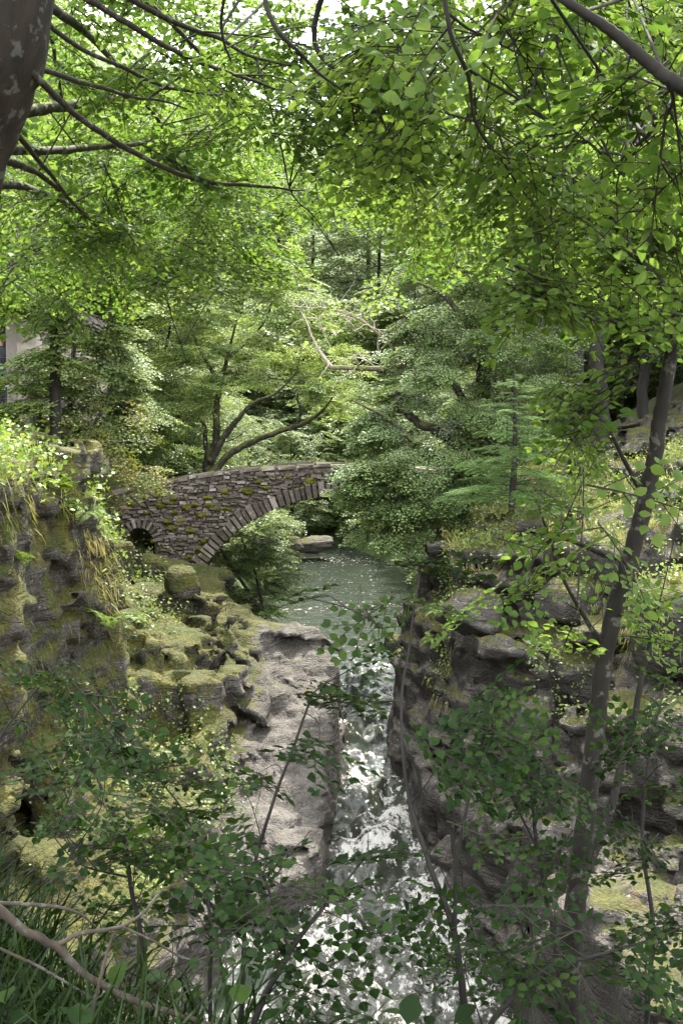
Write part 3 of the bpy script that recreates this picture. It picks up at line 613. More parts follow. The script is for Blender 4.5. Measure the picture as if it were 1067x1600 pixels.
def face_stones(name, y0, sgn):
    g = Geo(); z = 1.5
    while z < 6.6:
        hc = rng.uniform(.05, .12); x = -9.2+rng.random()*.3
        while x < 9.2:
            w = rng.uniform(.10, .42); cx = x+w/2; warp = -.055*(abs(cx)/4)**2+.03*math.sin(cx*1.7+z); cz = z+hc/2+warp*2
            ok = cz < btop(cx)-.16 and math.hypot(cx-BC[0], cz-BC[1]) > BRAD+.42 and (cz > 2.4 or abs(cx-BC[0]) > 4.6) and float(door_sd(np.array(cx), np.array(cz))) > .1+w*.35
            if ok and rng.random() < .96:
                out = rng.uniform(.0, .035)+(.05 if rng.random() < .10 else 0)
                tl = rng.normal()*.09; stone_box(g, np.array([cx, y0-sgn*out, cz+rng.normal()*.02]), np.array([math.cos(tl), 0, math.sin(tl)]), np.array([-math.sin(tl), 0, math.cos(tl)]), ey*sgn, w/2*.93, hc/2*rng.uniform(.75, 1.1), .07, np.clip(rng.normal(.45, .25), 0, 1))
            x += w
        z += hc
    return g.obj(name, M['stone'], bridge)
face_stones('spandrel_wall', BY0, 1); face_stones('spandrel_wall', BY1, -1)
for y0, sgn in ((BY0, 1), (BY1, -1)):
    g = Geo(); a = -1.10
    while a < 1.10:
        w = rng.uniform(.13, .24); am = a+w/2/BRAD*1.0; L = rng.uniform(.40, .58); rr = np.array([math.sin(am), 0, math.cos(am)]); tt = np.array([math.cos(am), 0, -math.sin(am)])
        c = np.array([BC[0], y0, BC[1]])+rr*(BRAD+L/2-.03)-ey*sgn*rng.uniform(.03, .13)
        stone_box(g, c, tt, rr, ey*sgn, w/2*.84, L/2, .2, np.clip(rng.normal(.42, .28), 0, 1), .10); a += w/BRAD
    for sx in (-1, 1):
        z = 2.42
        while z > .9:
            h = rng.uniform(.14, .24); stone_box(g, np.array([BC[0]+sx*4.62, y0-sgn*.05, z]), ex, ez, ey*sgn, .24, h/2*.9, .2, np.clip(rng.normal(.4, .2), 0, 1)); z -= h
    g.obj('arch_ring', M['stone'], bridge)
    g = Geo(); x = -9.1
    while x < 9.1:
        w = rng.uniform(.25, .7); cx = x+w/2; sl = (btop(cx+.2)-btop(cx-.2))/.4; t = nrm([1, 0, sl])
        stone_box(g, np.array([cx, y0+sgn*.19, btop(cx)-.03+rng.normal()*.018]), t, np.cross(t, [0, 1, 0]), ey*sgn, w/2*.96, rng.uniform(.045, .075), .26, np.clip(rng.normal(.55, .2), 0, 1), .12); x += w
    g.obj('coping', M['stone'], bridge)
g = Geo()
for k in range(11):
    a = math.pi*(k+.5)/11; rr = np.array([math.cos(a), 0, math.sin(a)]); tt = np.array([-math.sin(a), 0, math.cos(a)])
    stone_box(g, np.array([DX, BY0-.03, DZ])+rr*(DR+.16), tt, rr, ey, .055, .17, .12, np.clip(rng.normal(.5, .25), 0, 1), .12)
g.obj('small_arch_ring', M['stone'], bridge)
# moss cushions growing on the projecting stones (measured on the photograph)
cush = [(262, 785, 9, 6), (250, 790, 8, 6), (268, 778, 9, 6), (291, 793, 6, 6), (306, 789, 4, 4), (352, 768, 6, 6), (388, 767, 8, 7), (330, 790, 9, 5), (340, 795, 6, 5), (315, 805, 7, 6), (270, 825, 8, 5), (273, 800, 6, 4), (262, 815, 5, 5), (283, 813, 7, 4),
  (326, 778, 9, 4), (355, 795, 6, 4), (404, 752, 6, 4), (415, 762, 6, 4), (435, 778, 7, 5), (485, 752, 9, 7), (508, 770, 10, 8), (525, 775, 8, 9), (495, 772, 7, 6), (205, 788, 9, 5), (185, 815, 6, 8), (228, 800, 5, 4), (300, 830, 9, 4), (318, 845, 6, 5), (345, 835, 5, 4), (353, 842, 5, 6), (332, 848, 5, 4), (366, 828, 5, 6), (375, 818, 5, 5), (395, 806, 4, 5), (310, 858, 5, 4), (240, 845, 4, 4), (245, 775, 6, 4), (465, 778, 5, 5), (450, 745, 5, 3), (296, 870, 6, 4)]
for px, py, a, b in cush:
    c = at(px, py, BY0-.02); V, F = rock_blob((0, 0, 0), (a/FPX*35*1.05, .13, b/FPX*35*1.1), int(px*7+py), 14, 0)
    V = V*(1+.42*fbm(V*11+px, 3)[:, None])*np.array([1.1, 1, .85])+c; g = Geo(); g.add(V, F, 0, .5, True); g.obj('moss_cushion', M['moss'], bridge)

# ------------------------------------------------------------------ building on the left
hall = thing('stone_hall', 'pinkish harled stone hall with a railed balcony above the left cliff', 'building', (-9.5, 26, 7))
def box(g, a, b, mat=0, tint=.5):
    x0, y0, z0 = a; x1, y1, z1 = b
    v = [(x0, y0, z0), (x1, y0, z0), (x1, y1, z0), (x0, y1, z0), (x0, y0, z1), (x1, y0, z1), (x1, y1, z1), (x0, y1, z1)]
    g.add(v, [(0, 3, 2, 1), (4, 5, 6, 7), (0, 1, 5, 4), (1, 2, 6, 5), (2, 3, 7, 6), (3, 0, 4, 7)], mat, tint)
HX1 = -7.6; HX0 = -13; OX1 = -7.86; OX0 = -11.5
g = Geo()
box(g, (HX0, 26, 6.4), (HX1, 28.2, 8.27)); box(g, (OX1, 26, 8.27), (HX1, 28.2, 11.6)); box(g, (HX0, 26, 8.27), (OX0, 28.2, 11.6)); box(g, (OX0, 27.8, 8.27), (OX1, 28.2, 10.9)); box(g, (OX0, 26, 10.9), (OX1, 28.2, 11.6))
g.obj('wall', M['harl'], hall)
g = Geo(); box(g, (HX0-.04, 25.9, 6.2), (HX1+.06, 25.998, 7.55)); box(g, (HX0-.02, 25.94, 7.62), (HX1+.04, 25.997, 7.9)); g.obj('plinth', M['harl'], hall)
g = Geo(); box(g, (OX0-.1, 25.86, 8.19), (OX1+.12, 25.995, 8.268)); g.obj('sill', M['harl'], hall)
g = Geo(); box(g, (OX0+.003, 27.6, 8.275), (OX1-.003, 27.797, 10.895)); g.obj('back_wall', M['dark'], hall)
g = Geo(); v = [(HX0-.3, 25.6, 11.6), (HX1+.3, 25.6, 11.6), (HX1+.3, 28.6, 11.6), (HX0-.3, 28.6, 11.6), (HX0+2, 27.1, 13.9), (HX1-2, 27.1, 13.9)]
g.add(v, [(0, 1, 5, 4), (2, 3, 4, 5)]); g.add(v, [(1, 2, 5), (3, 0, 4)]); g.add(v, [(3, 2, 1, 0)]); g.obj('roof', M['slate'], hall)
rail = Geo(); tube(rail, [(OX0, 26.1, 9.36), (OX1, 26.1, 9.36)], .022, 6); tube(rail, [(OX0, 26.1, 8.4), (OX1, 26.1, 8.4)], .015, 6); rl = rail.obj('railing', M['iron'], hall)
x = OX1-.05
while x > OX0+.6:
    g = Geo(); tube(g, [(x, 26.1, 8.27), (x, 26.1, 9.36)], .011 if int(x*9) % 4 else .02, 5); g.obj('bar', M['iron'], rl); x -= .11
wl = thing('stone_wing', 'pale stone gable glimpsed through leaves right of the hall', 'building', (-7.0, 30.5, 7))
g = Geo(); box(g, (-9.4, 31.1, 6.2), (-7.4, 35, 11.3)); v = [(-9.4, 31.1, 11.3), (-7.4, 31.1, 11.3), (-8.4, 31.1, 12.5), (-9.4, 35, 11.3), (-7.4, 35, 11.3), (-8.4, 35, 12.5)]
g.add(v, [(0, 1, 2), (3, 5, 4)]); g.obj('wall', M['harl'], wl)
g = Geo(); g.add([(-9.6, 31., 11.15), (-8.4, 31., 12.6), (-7.2, 31., 11.15), (-9.6, 35.1, 11.15), (-8.4, 35.1, 12.6), (-7.2, 35.1, 11.15)], [(0, 3, 4, 1), (1, 4, 5, 2)]); g.obj('roof', M['slate'], wl)

# ------------------------------------------------------------------ visitor behind the railing
def skin_person():
    me = bpy.data.meshes.new('body'); J = [(0, 0, .95, .14, .11), (0, 0, 1.12, .13, .10), (0, 0, 1.33, .17, .115), (0, -.01, 1.46, .075, .07), (0, -.02, 1.53, .055, .055), (0, -.04, 1.62, .085, .10), (0, -.03, 1.72, .075, .09)]
    E = [(i, i+1) for i in range(6)]
    for s in (-1, 1):
        b = len(J); J += [(s*.18, 0, 1.41, .06, .06), (s*.25, -.05, 1.16, .045, .045), (s*.20, -.27, 1.10, .035, .035), (s*.19, -.34, 1.11, .03, .02)]; E += [(2, b), (b, b+1), (b+1, b+2), (b+2, b+3)]
        for f in range(4):
            n = len(J); J += [(s*(.165+.017*f), -.39, 1.125, .009, .009), (s*(.165+.017*f), -.41, 1.10, .008, .008)]; E += [(b+3, n), (n, n+1)]
        n = len(J); J += [(s*.155, -.35, 1.09, .010, .010), (s*.15, -.38, 1.075, .009, .009)]; E += [(b+3, n), (n, n+1)]
        n = len(J); J += [(s*.10, 0, .86, .095, .095), (s*.11, -.02, .48, .06, .062), (s*.11, .02, .09, .042, .045), (s*.115, -.14, .035, .04, .032)]; E += [(0, n), (n, n+1), (n+1, n+2), (n+2, n+3)]
    me.from_pydata([j[:3] for j in J], E, []); o = bpy.data.objects.new('person', me); COL.objects.link(o)
    m = o.modifiers.new('skin', 'SKIN'); m.use_smooth_shade = True
    for v, j in zip(me.skin_vertices[0].data, J): v.radius = j[3:]
    me.skin_vertices[0].data[0].use_root = True
    o.modifiers.new('sub', 'SUBSURF').levels = 1; o.modifiers['sub'].render_levels = 1
    return o
k = N('clothed_body'); sx = k.n('SeparateXYZ'); k.set(sx.inputs[0], k.n('TexCoord').outputs['Object'])
cl = k.ramp(k.math('MULTIPLY', sx.outputs[2], .5), (0, (.03, .025, .02)), (.035, (.05, .085, .20)), (.485, (.03, .03, .04)), (.745, (.45, .27, .20)))
cl.color_ramp.interpolation = 'CONSTANT'; b = k.n('BsdfPrincipled', Roughness=.8); k.set(b.inputs['Base Color'], cl); M['clothes'] = k.done(b)
pr = skin_person(); pr.data.materials.append(M['clothes']); pr.location = (-8.12, 26.5, 8.275-.62); pr.rotation_euler = (0, 0, .25)
pr.location.z = 8.275-.5; pr.location.z = 8.275-.35; pr.location.z = 8.28; pr.scale = (.93,)*3
tag(pr, 'visitor in blue jeans and dark jacket leaning on the balcony railing', 'person')
g = Geo(); V, F = rock_blob((0, -.02, 1.70), (.10, .115, .13), 5, 12, 0); g.add(V, F, 0, .5, True); hr = g.obj('hair', M['twig']); hr.parent = pr
g = Geo()
V, F = rock_blob((0, -.135, 1.625), (.016, .022, .03), 3, 8, 0); g.add(V, F, 0, .5, True); nose = g.obj('nose', plain('skin', (.45, .27, .20))); nose.parent = pr
for s in (-1, 1):
    V, F = rock_blob((s*.032, -.122, 1.65), (.012, .010, .008), 3, 8, 0); g = Geo(); g.add(V, F, 0, .5, True); e = g.obj('eye', M['iron']); e.parent = pr
    V, F = rock_blob((s*.088, -.035, 1.635), (.012, .025, .035), 3, 8, 0); g = Geo(); g.add(V, F, 0, .5, True); e = g.obj('ear', bpy.data.materials['skin']); e.parent = pr
# ------------------------------------------------------------------ trees beyond the gorge
FARG = 'trees on the wooded slopes behind the bridge'
far_protos = []
for i, (H, Rd, lm, nm, lb) in enumerate([
    (17, 5.2, 'leaf_far', 'broadleaf_tree', 'tall pale green leafy tree in the wood that closes in beyond the bridge and hall'),
    (14, 5.0, 'leaf_green', 'broadleaf_tree', 'tall mid green leafy tree in the wood that closes in beyond the bridge and hall'),
    (19, 5.4, 'leaf_lime', 'broadleaf_tree', 'tall yellowish green tree in the wood that closes in beyond the bridge and hall'),
    (16, 5.0, 'leaf_dark', 'broadleaf_tree', 'tall dark green tree in the wood that closes in beyond the bridge and hall')]):
    gt, gl = gen_tree(H, Rd, .26, .12, 17, 800, SP_FAR, 1.25, droop=.3, flat=.5, crl=.38)
    far_protos.append((tree_obj(nm, lb, 'tree', (0, -200, -50), gt, gl, M['bark_dark'], M[lm], FARG), lb))
used = set()
def far_tree(k, x, y, s, dz=0, label=None, name=None):
    p, lb = far_protos[k]; loc = (x, y, gh(x, y)-.15+dz); rz_ = rng.random()*6.28
    if k not in used and label is None:
        used.add(k); p.location = loc; p.rotation_euler = (0, 0, rz_); p.scale = (s,)*3; return p
    c = copy_tree(p, loc, rz_, s, label or lb)
    return c
rf = np.random.default_rng(5)
spots = []
for y in (64, 68, 73, 79, 86, 95, 106):
    for x in np.arange(-.36*y-4, .36*y+5, 3.6+.035*y):
        xx = x+rf.uniform(-1.5, 1.5); yy = y+rf.uniform(-2, 2)
        if y > 70 or abs(xx-(-1 if y < 70 else -6)) > 4.5: spots.append((xx, yy))
for x, y in spots:
    k = rf.choice([0, 1, 2, 3], p=[.46, .24, .26, .04]); far_tree(int(k), x, y, rf.uniform(.8, 1.3)*(.5 if y < 72 or (abs(x+1) < 9 and y < 92) else 1.))
for x, y, k, s in [(-15, 40, 1, .95), (-17.5, 47, 0, 1.0), (-12.5, 52, 2, .9), (-9.2, 47, 0, .75), (-18, 56, 0, 1.1), (-10.5, 60, 1, .95), (-22, 48, 3, 1.2), (-13.4, 33.5, 1, .8), (-17, 34, 3, 1.1),
                   (12.5, 48, 1, .9), (15.5, 44, 3, 1.1), (13, 53, 0, 1.05), (19, 51, 1, 1.2), (17.5, 39, 2, 1.1), (10.5, 57, 2, .8), (22, 43, 0, 1.2), (8.3, 61, 0, .7), (20, 60, 0, 1.2)]:
    far_tree(k, x, y, s)
for x, y, k, s in [(-6.5, 44.5, 1, .42), (-9, 42.5, 0, .5), (-12, 44, 2, .5), (-5.8, 52, 0, .42), (-8, 55, 2, .5), (-11, 48.5, 0, .5), (-6.5, 62, 0, .45), (-15.5, 51, 0, .6), (6.8, 48, 0, .45), (7.5, 53, 2, .5), (9.5, 45, 0, .5), (6.5, 58, 0, .45), (10, 51, 2, .55), (12.5, 43, 0, .6), (14.5, 48, 0, .6), (17, 42, 0, .6), (-3, 68, 0, .5), (-8, 67, 2, .5), (-12, 60, 0, .55), (3.5, 70, 0, .5)]:
    far_tree(k, x, y, s)
# bushes on the far banks
gt, gl = gen_tree(2.6, 2.0, .05, .08, 12, 330, SP_BUSH, 1.6, droop=.15, flat=.6, crl=.45)
bush = tree_obj('bush', 'low leafy bush overhanging the far river bank', 'bush', (0, 0, 0), gt, gl, M['bark_dark'], M['leaf_green'], 'bushes on the far river bank')
gt, gl = gen_tree(2.4, 2.1, .05, .08, 12, 330, SP_BUSH, 1.7, droop=.15, flat=.6, crl=.45)
bush2 = tree_obj('bush', 'low pale bush overhanging the far river bank', 'bush', (0, 0, 0), gt, gl, M['bark_dark'], M['leaf_far'], 'bushes on the far river bank')
for i, (x, y, s) in enumerate([(-4.2, 50, .9), (-4.4, 55, .9), (-4.0, 60, .8), (-4.8, 64, 1.0), (1.2, 67.5, .9), (3.4, 62, 1.0), (4.2, 57, 1.0), (4.5, 52, 1.1), (4.9, 47, 1.0), (5.4, 43, 1.1), (-5.2, 46, 1.1), (-5.6, 42, 1.2), (.2, 71, 1.2), (3.5, 67, 1.3), (-3.6, 70.5, 1.1), (-7.5, 71, 1.2), (6.5, 63, 1.3), (-7.2, 58, 1.3), (-1.2, 75, 1.3), (-5, 73.5, 2.2), (1.5, 73, 2.0), (-1.5, 79, 2.6), (4.5, 72, 2.2), (-8.5, 75.5, 2.4), (-12, 66, 2.2), (-10.5, 56, 2.0), (-9, 51, 1.7), (-8, 46, 1.5), (7.5, 66, 2.2), (-4, 84, 3.), (3, 84, 3.), (8, 80, 3.), (-10, 84, 3.)]):
    b = (bush, bush2)[i % 2]; loc = (x, y, gh(x, y)-.1)
    if i < 2: b.location = loc; b.scale = (s,)*3
    else: copy_tree(b, loc, rf.random()*6, s*rf.uniform(.85, 1.15))
# dark conifers in the upper right background
def conifer(H, R0, nwh=22, nleaf=1.0, lf='needle'):
    gt = Geo(); gl = Geo(); P, r = smooth_path([(0, 0, 0), (.05, .03, H*.5), (0, 0, H)], [.032*H**.9, .02*H**.9, .004], 12); tube(gt, P, r, 8)
    for k in range(nwh):
        f = k/nwh; h = H*(.10+.88*f); L = R0*(1-f)**.8+.06*H*.3; m = 6 if k % 2 else 5
        for j in range(m):
            az = j*2*math.pi/m+k*.7+rng.normal()*.12; d = np.array([math.cos(az), math.sin(az), 0]); el = .08+.25*f+rng.normal()*.10; l = L*rng.uniform(.6, 1.15); h = H*(.10+.88*f)+rng.normal()*.025*H
            q = np.array([np.array([0, 0, h])+d*l*s+np.array([0, 0, l*(el*s-.36*s*s+.12*s**3)]) for s in np.linspace(0, 1, 7)])
            tube(gt, q, np.linspace(.012, .004, 7)*H*.3, 4, cap=False)
            side = np.array([-d[1], d[0], 0]); nb = max(5, int(l*16/ (H*.36)*1.6)); O = []; D = []
            for s in np.linspace(.15, 1, nb):
                p = np.array([np.interp(s, np.linspace(0, 1, 7), q[:, c]) for c in range(3)]); lb = l*(.36*(1-s)+.10)
                for sd in (-1, 1):
                    dv = nrm(d*.75+side*sd*.75+np.array([0, 0, -.18+rng.normal()*.08])); O.append(p); D.append(dv*lb)
            O.append(q[-2]); D.append(d*l*.14)
            O = np.array(O); D = np.array(D); ln = np.linalg.norm(D, axis=1)
            # each branchlet: a row of needles on both sides
            for u in np.linspace(.1, 1., 7):
                pp = O+D*u+np.array([0, 0, -.05])*(u**2)*ln[:, None]*2
                for sd in (-1, 1):
                    sv = np.cross(nrm(D), [0, 0, 1.]); nd = nrm(nrm(D)*.7+sv*sd*.7+rng.normal(size=D.shape)*.15+[0, 0, .12])
                    w = (.09*ln*(1.2-u*.5)+.022*H/3)*nleaf
                    inst(gl, LQ[0]*np.array([.42, 1, 1]), LQ[1], frames(nd, np.array([0, 0, 1.])+rng.normal(size=D.shape)*.2)*w[:, None, None], pp, 0, rng.random(len(pp)))
    return gt, gl
gt, gl = conifer(3.25, 1.75, 13); c = at(800, 772, 25.2); zz = rock_at(c[0], c[1], .4)
tree_obj('spruce_sapling', 'young bright green spruce with drooping fronds on the right cliff', 'tree', (c[0], c[1], min(c[2], zz+.1)-.05), gt, gl, M['bark'], M['needle'])

# ------------------------------------------------------------------ trees round the bridge, limbs traced at their own distance
def traced_tree(name, label, limbs, clusters, bark, leaf, sprs, sc, droop=.25, upj=.22, br=.012, group=None, limbname='limb', sides=9, out_c=None, bias=0., cat='tree'):
    br = min(br, .0075)
    root = thing(name, label, cat, limbs[0][0][0], group); gs = []
    for i, (p, r) in enumerate(limbs):
        g = Geo(); P, rr = smooth_path(p, r, max(14, len(p)*6)); tube(g, P+rng.normal(size=P.shape)*rr[:, None]*.10, rr, sides, 0, rough=.05); gs.append(g)
        g.obj('trunk' if i == 0 else limbname, bark, root)
    gb = Geo(); gl = Geo(); cluster_crown(gb, gl, limbs, clusters, sprs, sc, droop, upj, br, bias, out_c=out_c)
    if gb.n: gb.obj('branches', bark, root)
    if gl.n: gl.obj('crown', [leaf, M['twig']], root)
    return root
def blobs(px_list, Y, dy, n, fl=.5):
    """leaf clusters: (px, py, radius px) at about distance Y"""
    out = []
    for b in px_list:
        px, py, r = b[:3]; yy = (b[3] if len(b) > 3 else Y)+rng.uniform(-dy, dy); R = r/FPX*yy
        out.append((at(px, py, yy), (R, R*.9, R*fl), n*(r/50.)**2))
    return out
def fill(poly, Y, dy, n, r, nsp, fl=.45):
    """n leaf clusters spread through a region of the view and through 2*dy of depth"""
    p = np.array(poly, float); out = []
    while len(out) < n:
        x = rng.uniform(p[:, 0].min(), p[:, 0].max()); y = rng.uniform(p[:, 1].min(), p[:, 1].max())
        if sdpoly(np.array([x]), np.array([y]), poly)[0] > 0: continue
        yy = Y+rng.uniform(-dy, dy); R = r*rng.uniform(.65, 1.25)/FPX*yy; out.append((at(x, y, yy), (R, R, R*fl), nsp*rng.uniform(.7, 1.3)))
    return out
Yt = 39.0
lim = [(pts((325, 775), (326, 742), (327, 715), (338, 690), (338, 640), (345, 600), (355, 560), (370, 500), Y=Yt), [.26, .22, .17, .13, .12, .10, .07, .03]),
  (pts((330, 742), (345, 725), (362, 708), (395, 690), (430, 676), (468, 664), (500, 645), (520, 620), Y=Yt-.3), [.18, .13, .12, .11, .10, .09, .06, .03]),
  (pts((330, 720), (343, 695), (358, 672), (372, 655), (395, 630), (430, 615), (465, 580), Y=Yt-.4), [.15, .12, .11, .09, .07, .05, .03]),
  (pts((327, 715), (321, 690), (321, 668), (308, 650), (285, 635), (255, 610), Y=Yt+.2), [.12, .09, .07, .05, .035, .02]),
  (pts((465, 664), (470, 640), (462, 615), (470, 590), Y=Yt-.3), [.06, .05, .04, .02]),
  (pts((345, 600), (320, 560), (300, 510), (310, 460), Y=Yt+.3), [.08, .06, .05, .03]),
  (pts((355, 560), (390, 530), (420, 490), (425, 440), Y=Yt), [.06, .05, .035, .02])]
cl = fill([(235, 560), (255, 470), (300, 400), (380, 370), (450, 400), (500, 460), (545, 560), (560, 640), (500, 650), (450, 600), (400, 620), (350, 600), (300, 640), (250, 640)], Yt, 2.6, 85, 34, 17, .42)
traced_tree('broadleaf_tree', 'yellow green tree with forked dark limbs rising behind the bridge', lim, cl, M['bark_moss'], M['leaf_lime'], SP_MID, 1.05, droop=.2)

# bright trees on the left between the hall and the bridge
lim = [(pts((205, 760), (200, 700), (190, 620), (180, 520), (175, 430), (180, 330), (190, 260), Y=42.), [.22, .2, .17, .14, .1, .06, .03]),
       (pts((195, 650), (230, 600), (260, 540), (270, 480), Y=41.), [.1, .08, .05, .03]), (pts((187, 600), (140, 560), (100, 500), (80, 440), Y=41.5), [.1, .08, .05, .03])]
cl = fill([(60, 720), (60, 420), (130, 300), (250, 300), (310, 420), (320, 560), (300, 700), (290, 745), (180, 735), (100, 740)], 40.5, 2.2, 100, 36, 17, .42)
traced_tree('broadleaf_tree', 'light green layered tree left of the bridge, branches down to its parapet', lim, cl, M['bark_dark'], M['leaf_lime'], SP_MID, 1.05, droop=.2, bias=-.08)
lim = [(pts((88, 720), (87, 600), (86, 520), (84, 440), (90, 330), Y=25.), [.13, .12, .1, .08, .03]), (pts((86, 500), (100, 480), (118, 450), Y=25.), [.05, .04, .02])]
cl = fill([(-20, 440), (20, 330), (140, 330), (200, 420), (215, 520), (190, 610), (120, 600), (70, 560), (50, 500)], 25, .7, 70, 34, 16, .36)
traced_tree('slender_tree', 'slender dark-stemmed tree in front of the pale gable', lim, cl+fill([(-20, 560), (70, 560), (70, 690), (-20, 690)], 24.6, .4, 14, 24, 10, .34), M['bark_dark'], M['leaf_green'], SP_MID, .95, droop=.2)
lim = [(pts((112, 700), (110, 620), (116, 540), (118, 460), (125, 380), Y=28.4), [.075, .07, .06, .05, .02])]
cl = fill([(60, 560), (130, 520), (220, 560), (240, 640), (180, 700), (80, 690)], 28.2, 1.0, 46, 32, 18, .34)
traced_tree('slender_tree', 'thin upright sapling with green leaves beside the slender dark tree', lim, cl, M['bark_dark'], M['leaf_green'], SP_MID, .9, droop=.2, bias=.12)
# sycamore with turning leaves
lim = [(pts((70, 790), (95, 740), (130, 690), (160, 640), (180, 590), Y=26.), [.08, .07, .055, .04, .02]), (pts((105, 725), (150, 700), (200, 690), (240, 690), Y=25.6), [.05, .04, .03, .015]), (pts((85, 760), (120, 770), (160, 780), (190, 790), Y=25.), [.05, .04, .03, .015])]
cl = fill([(60, 690), (130, 610), (230, 620), (265, 680), (250, 735), (215, 765), (180, 790), (150, 830), (130, 840), (110, 800), (80, 760)], 25.6, .7, 34, 26, 4.5, .45)
traced_tree('sycamore_sapling', 'young sycamore with large yellowing leaves overhanging the left end of the bridge', lim, cl, M['bark'], M['leaf_syc'], SP_BIG, .75, droop=.35, upj=.4)
# leaning bush under the arch
lim = [(pts((415, 968), (395, 935), (372, 900), (352, 870), (335, 845), Y=36.6), [.09, .07, .055, .04, .02]), (pts((412, 960), (400, 900), (385, 860), (375, 835), Y=36.9), [.06, .045, .03, .015]), (pts((405, 945), (370, 930), (345, 905), Y=36.2), [.05, .035, .015])]
cl = fill([(322, 900), (345, 860), (380, 830), (430, 840), (462, 880), (455, 930), (420, 960), (380, 965), (340, 935)], 37.2, .9, 44, 26, 16, .4)
traced_tree('leaning_bush', 'leafy green bush with dark leaning stems under the left side of the arch', lim, cl, M['bark_dark'], M['leaf_green'], SP_MID, .8, droop=.2, cat='bush')
# big beech on the right, hiding the far half of the bridge
Yb = 30.5
lim = [(pts((660, 990), (664, 930), (674, 885), (692, 850), (718, 800), (735, 730), (745, 660), (760, 560), (775, 450), (790, 330), (800, 220), Y=Yb), [.34, .27, .24, .24, .25, .25, .23, .2, .16, .11, .05]),
  (pts((735, 720), (705, 690), (680, 672), (655, 662), (636, 645), (624, 625), (618, 613), Y=Yb-.6), [.16, .14, .13, .12, .11, .10, .085]),
  (pts((740, 690), (770, 640), (820, 590), (870, 520), Y=Yb+.5), [.15, .12, .08, .04]),
  (pts((725, 780), (690, 770), (640, 750), (590, 745), Y=Yb-.8), [.11, .08, .05, .025]),
  (pts((728, 770), (740, 735), (725, 705), (700, 690), Y=Yb-1.4), [.1, .08, .06, .03]),
  (pts((745, 660), (715, 610), (690, 570), (660, 540), (640, 520), Y=Yb-.6), [.13, .1, .08, .05, .03]),
  (pts((760, 560), (725, 500), (690, 460), (650, 440), Y=Yb-.6), [.12, .09, .06, .03]),
  (pts((645, 690), (622, 668), (600, 650), (570, 635), (550, 625), Y=Yb-.8), [.065, .055, .045, .03, .02]),
  (pts((775, 450), (740, 390), (690, 350), Y=Yb-.5), [.1, .07, .03])]
cl = fill([(528, 768), (562, 728), (620, 700), (690, 700), (760, 700), (790, 760), (730, 800), (680, 815), (640, 845), (590, 845), (560, 810)], Yb-1.1, .8, 54, 34, 17, .24) \
   + fill([(625, 660), (640, 600), (600, 560), (650, 480), (730, 430), (850, 440), (880, 560), (860, 680), (760, 700), (690, 690)], Yb-.7, 1.6, 74, 38, 14, .22) \
   + fill([(650, 470), (640, 400), (700, 300), (860, 260), (930, 380), (900, 480), (760, 470)], Yb, 1.8, 44, 40, 14, .26) \
   + fill([(585, 700), (560, 650), (600, 630), (640, 690)], Yb-.6, .6, 10, 22, 14, .34)
cl += fill([(540, 730), (580, 705), (600, 760), (560, 790)], Yb-.9, .5, 5, 22, 13, .26)
beech = traced_tree('beech_tree', 'large cool green beech with drooping layered branches covering the right end of the bridge', lim, cl, M['bark_moss'], M['leaf_cool'], SP_BEECH, .95, droop=.45, out_c=at(740, 640, Yb+1))
# the bleached dead limb reaching out of it over the river
dl = [(pts((745, 560), (700, 572), (660, 580), (634, 572), (600, 576), (560, 575), (518, 574), (508, 566), Y=Yb+.4), [.12, .11, .10, .10, .075, .07, .062, .05], 'deadmoss'),
  (pts((518, 574), (500, 550), (487, 525), (480, 505), (466, 478), Y=Yb+.4), [.06, .042, .034, .026, .02], 'deadwood'),
  (pts((622, 568), (615, 545), (595, 525), (575, 508), (553, 495), (525, 485), Y=Yb+.3), [.06, .05, .045, .035, .028, .012], 'deadmoss'),
  (pts((632, 570), (634, 560), (636, 553), Y=Yb+.4), [.075, .07, .055], 'deadmoss'), (pts((604, 570), (592, 550), (591, 530), (598, 515), Y=Yb+.2), [.04, .035, .025, .015], 'deadmoss'),
  (pts((560, 572), (555, 562), (548, 566), Y=Yb+.2), [.035, .04, .03], 'deadmoss')]
for p, r, m in dl:
    g = Geo(); P, rr = smooth_path(p, r, 30); tube(g, P+rng.normal(size=P.shape)*rr[:, None]*.12, rr, 8, rough=.06); tag(g.obj('dead_limb', M[m], beech), 'bleached bare dead limb')
g = Geo()
for a, b, n in [((500, 478), (560, 500), 16), ((535, 560), (600, 555), 12), ((470, 480), (500, 500), 8), ((575, 505), (600, 530), 6)]:
    for k in range(n):
        f = rng.random(); s = at(a[0]+(b[0]-a[0])*f, a[1]+(b[1]-a[1])*f, Yb+.3); d = nrm(np.array([rng.normal()*1., rng.normal()*.4, rng.normal()*.6+.15])); L = rng.uniform(.4, 1.4)
        q = [s]
        for j in range(5): d = nrm(d+rng.normal(size=3)*.28); q.append(q[-1]+d*L/5)
        tube(g, q, np.linspace(.014, .004, 6), 4, cap=False)
g.obj('dead_twigs', M['deadwood'], beech)
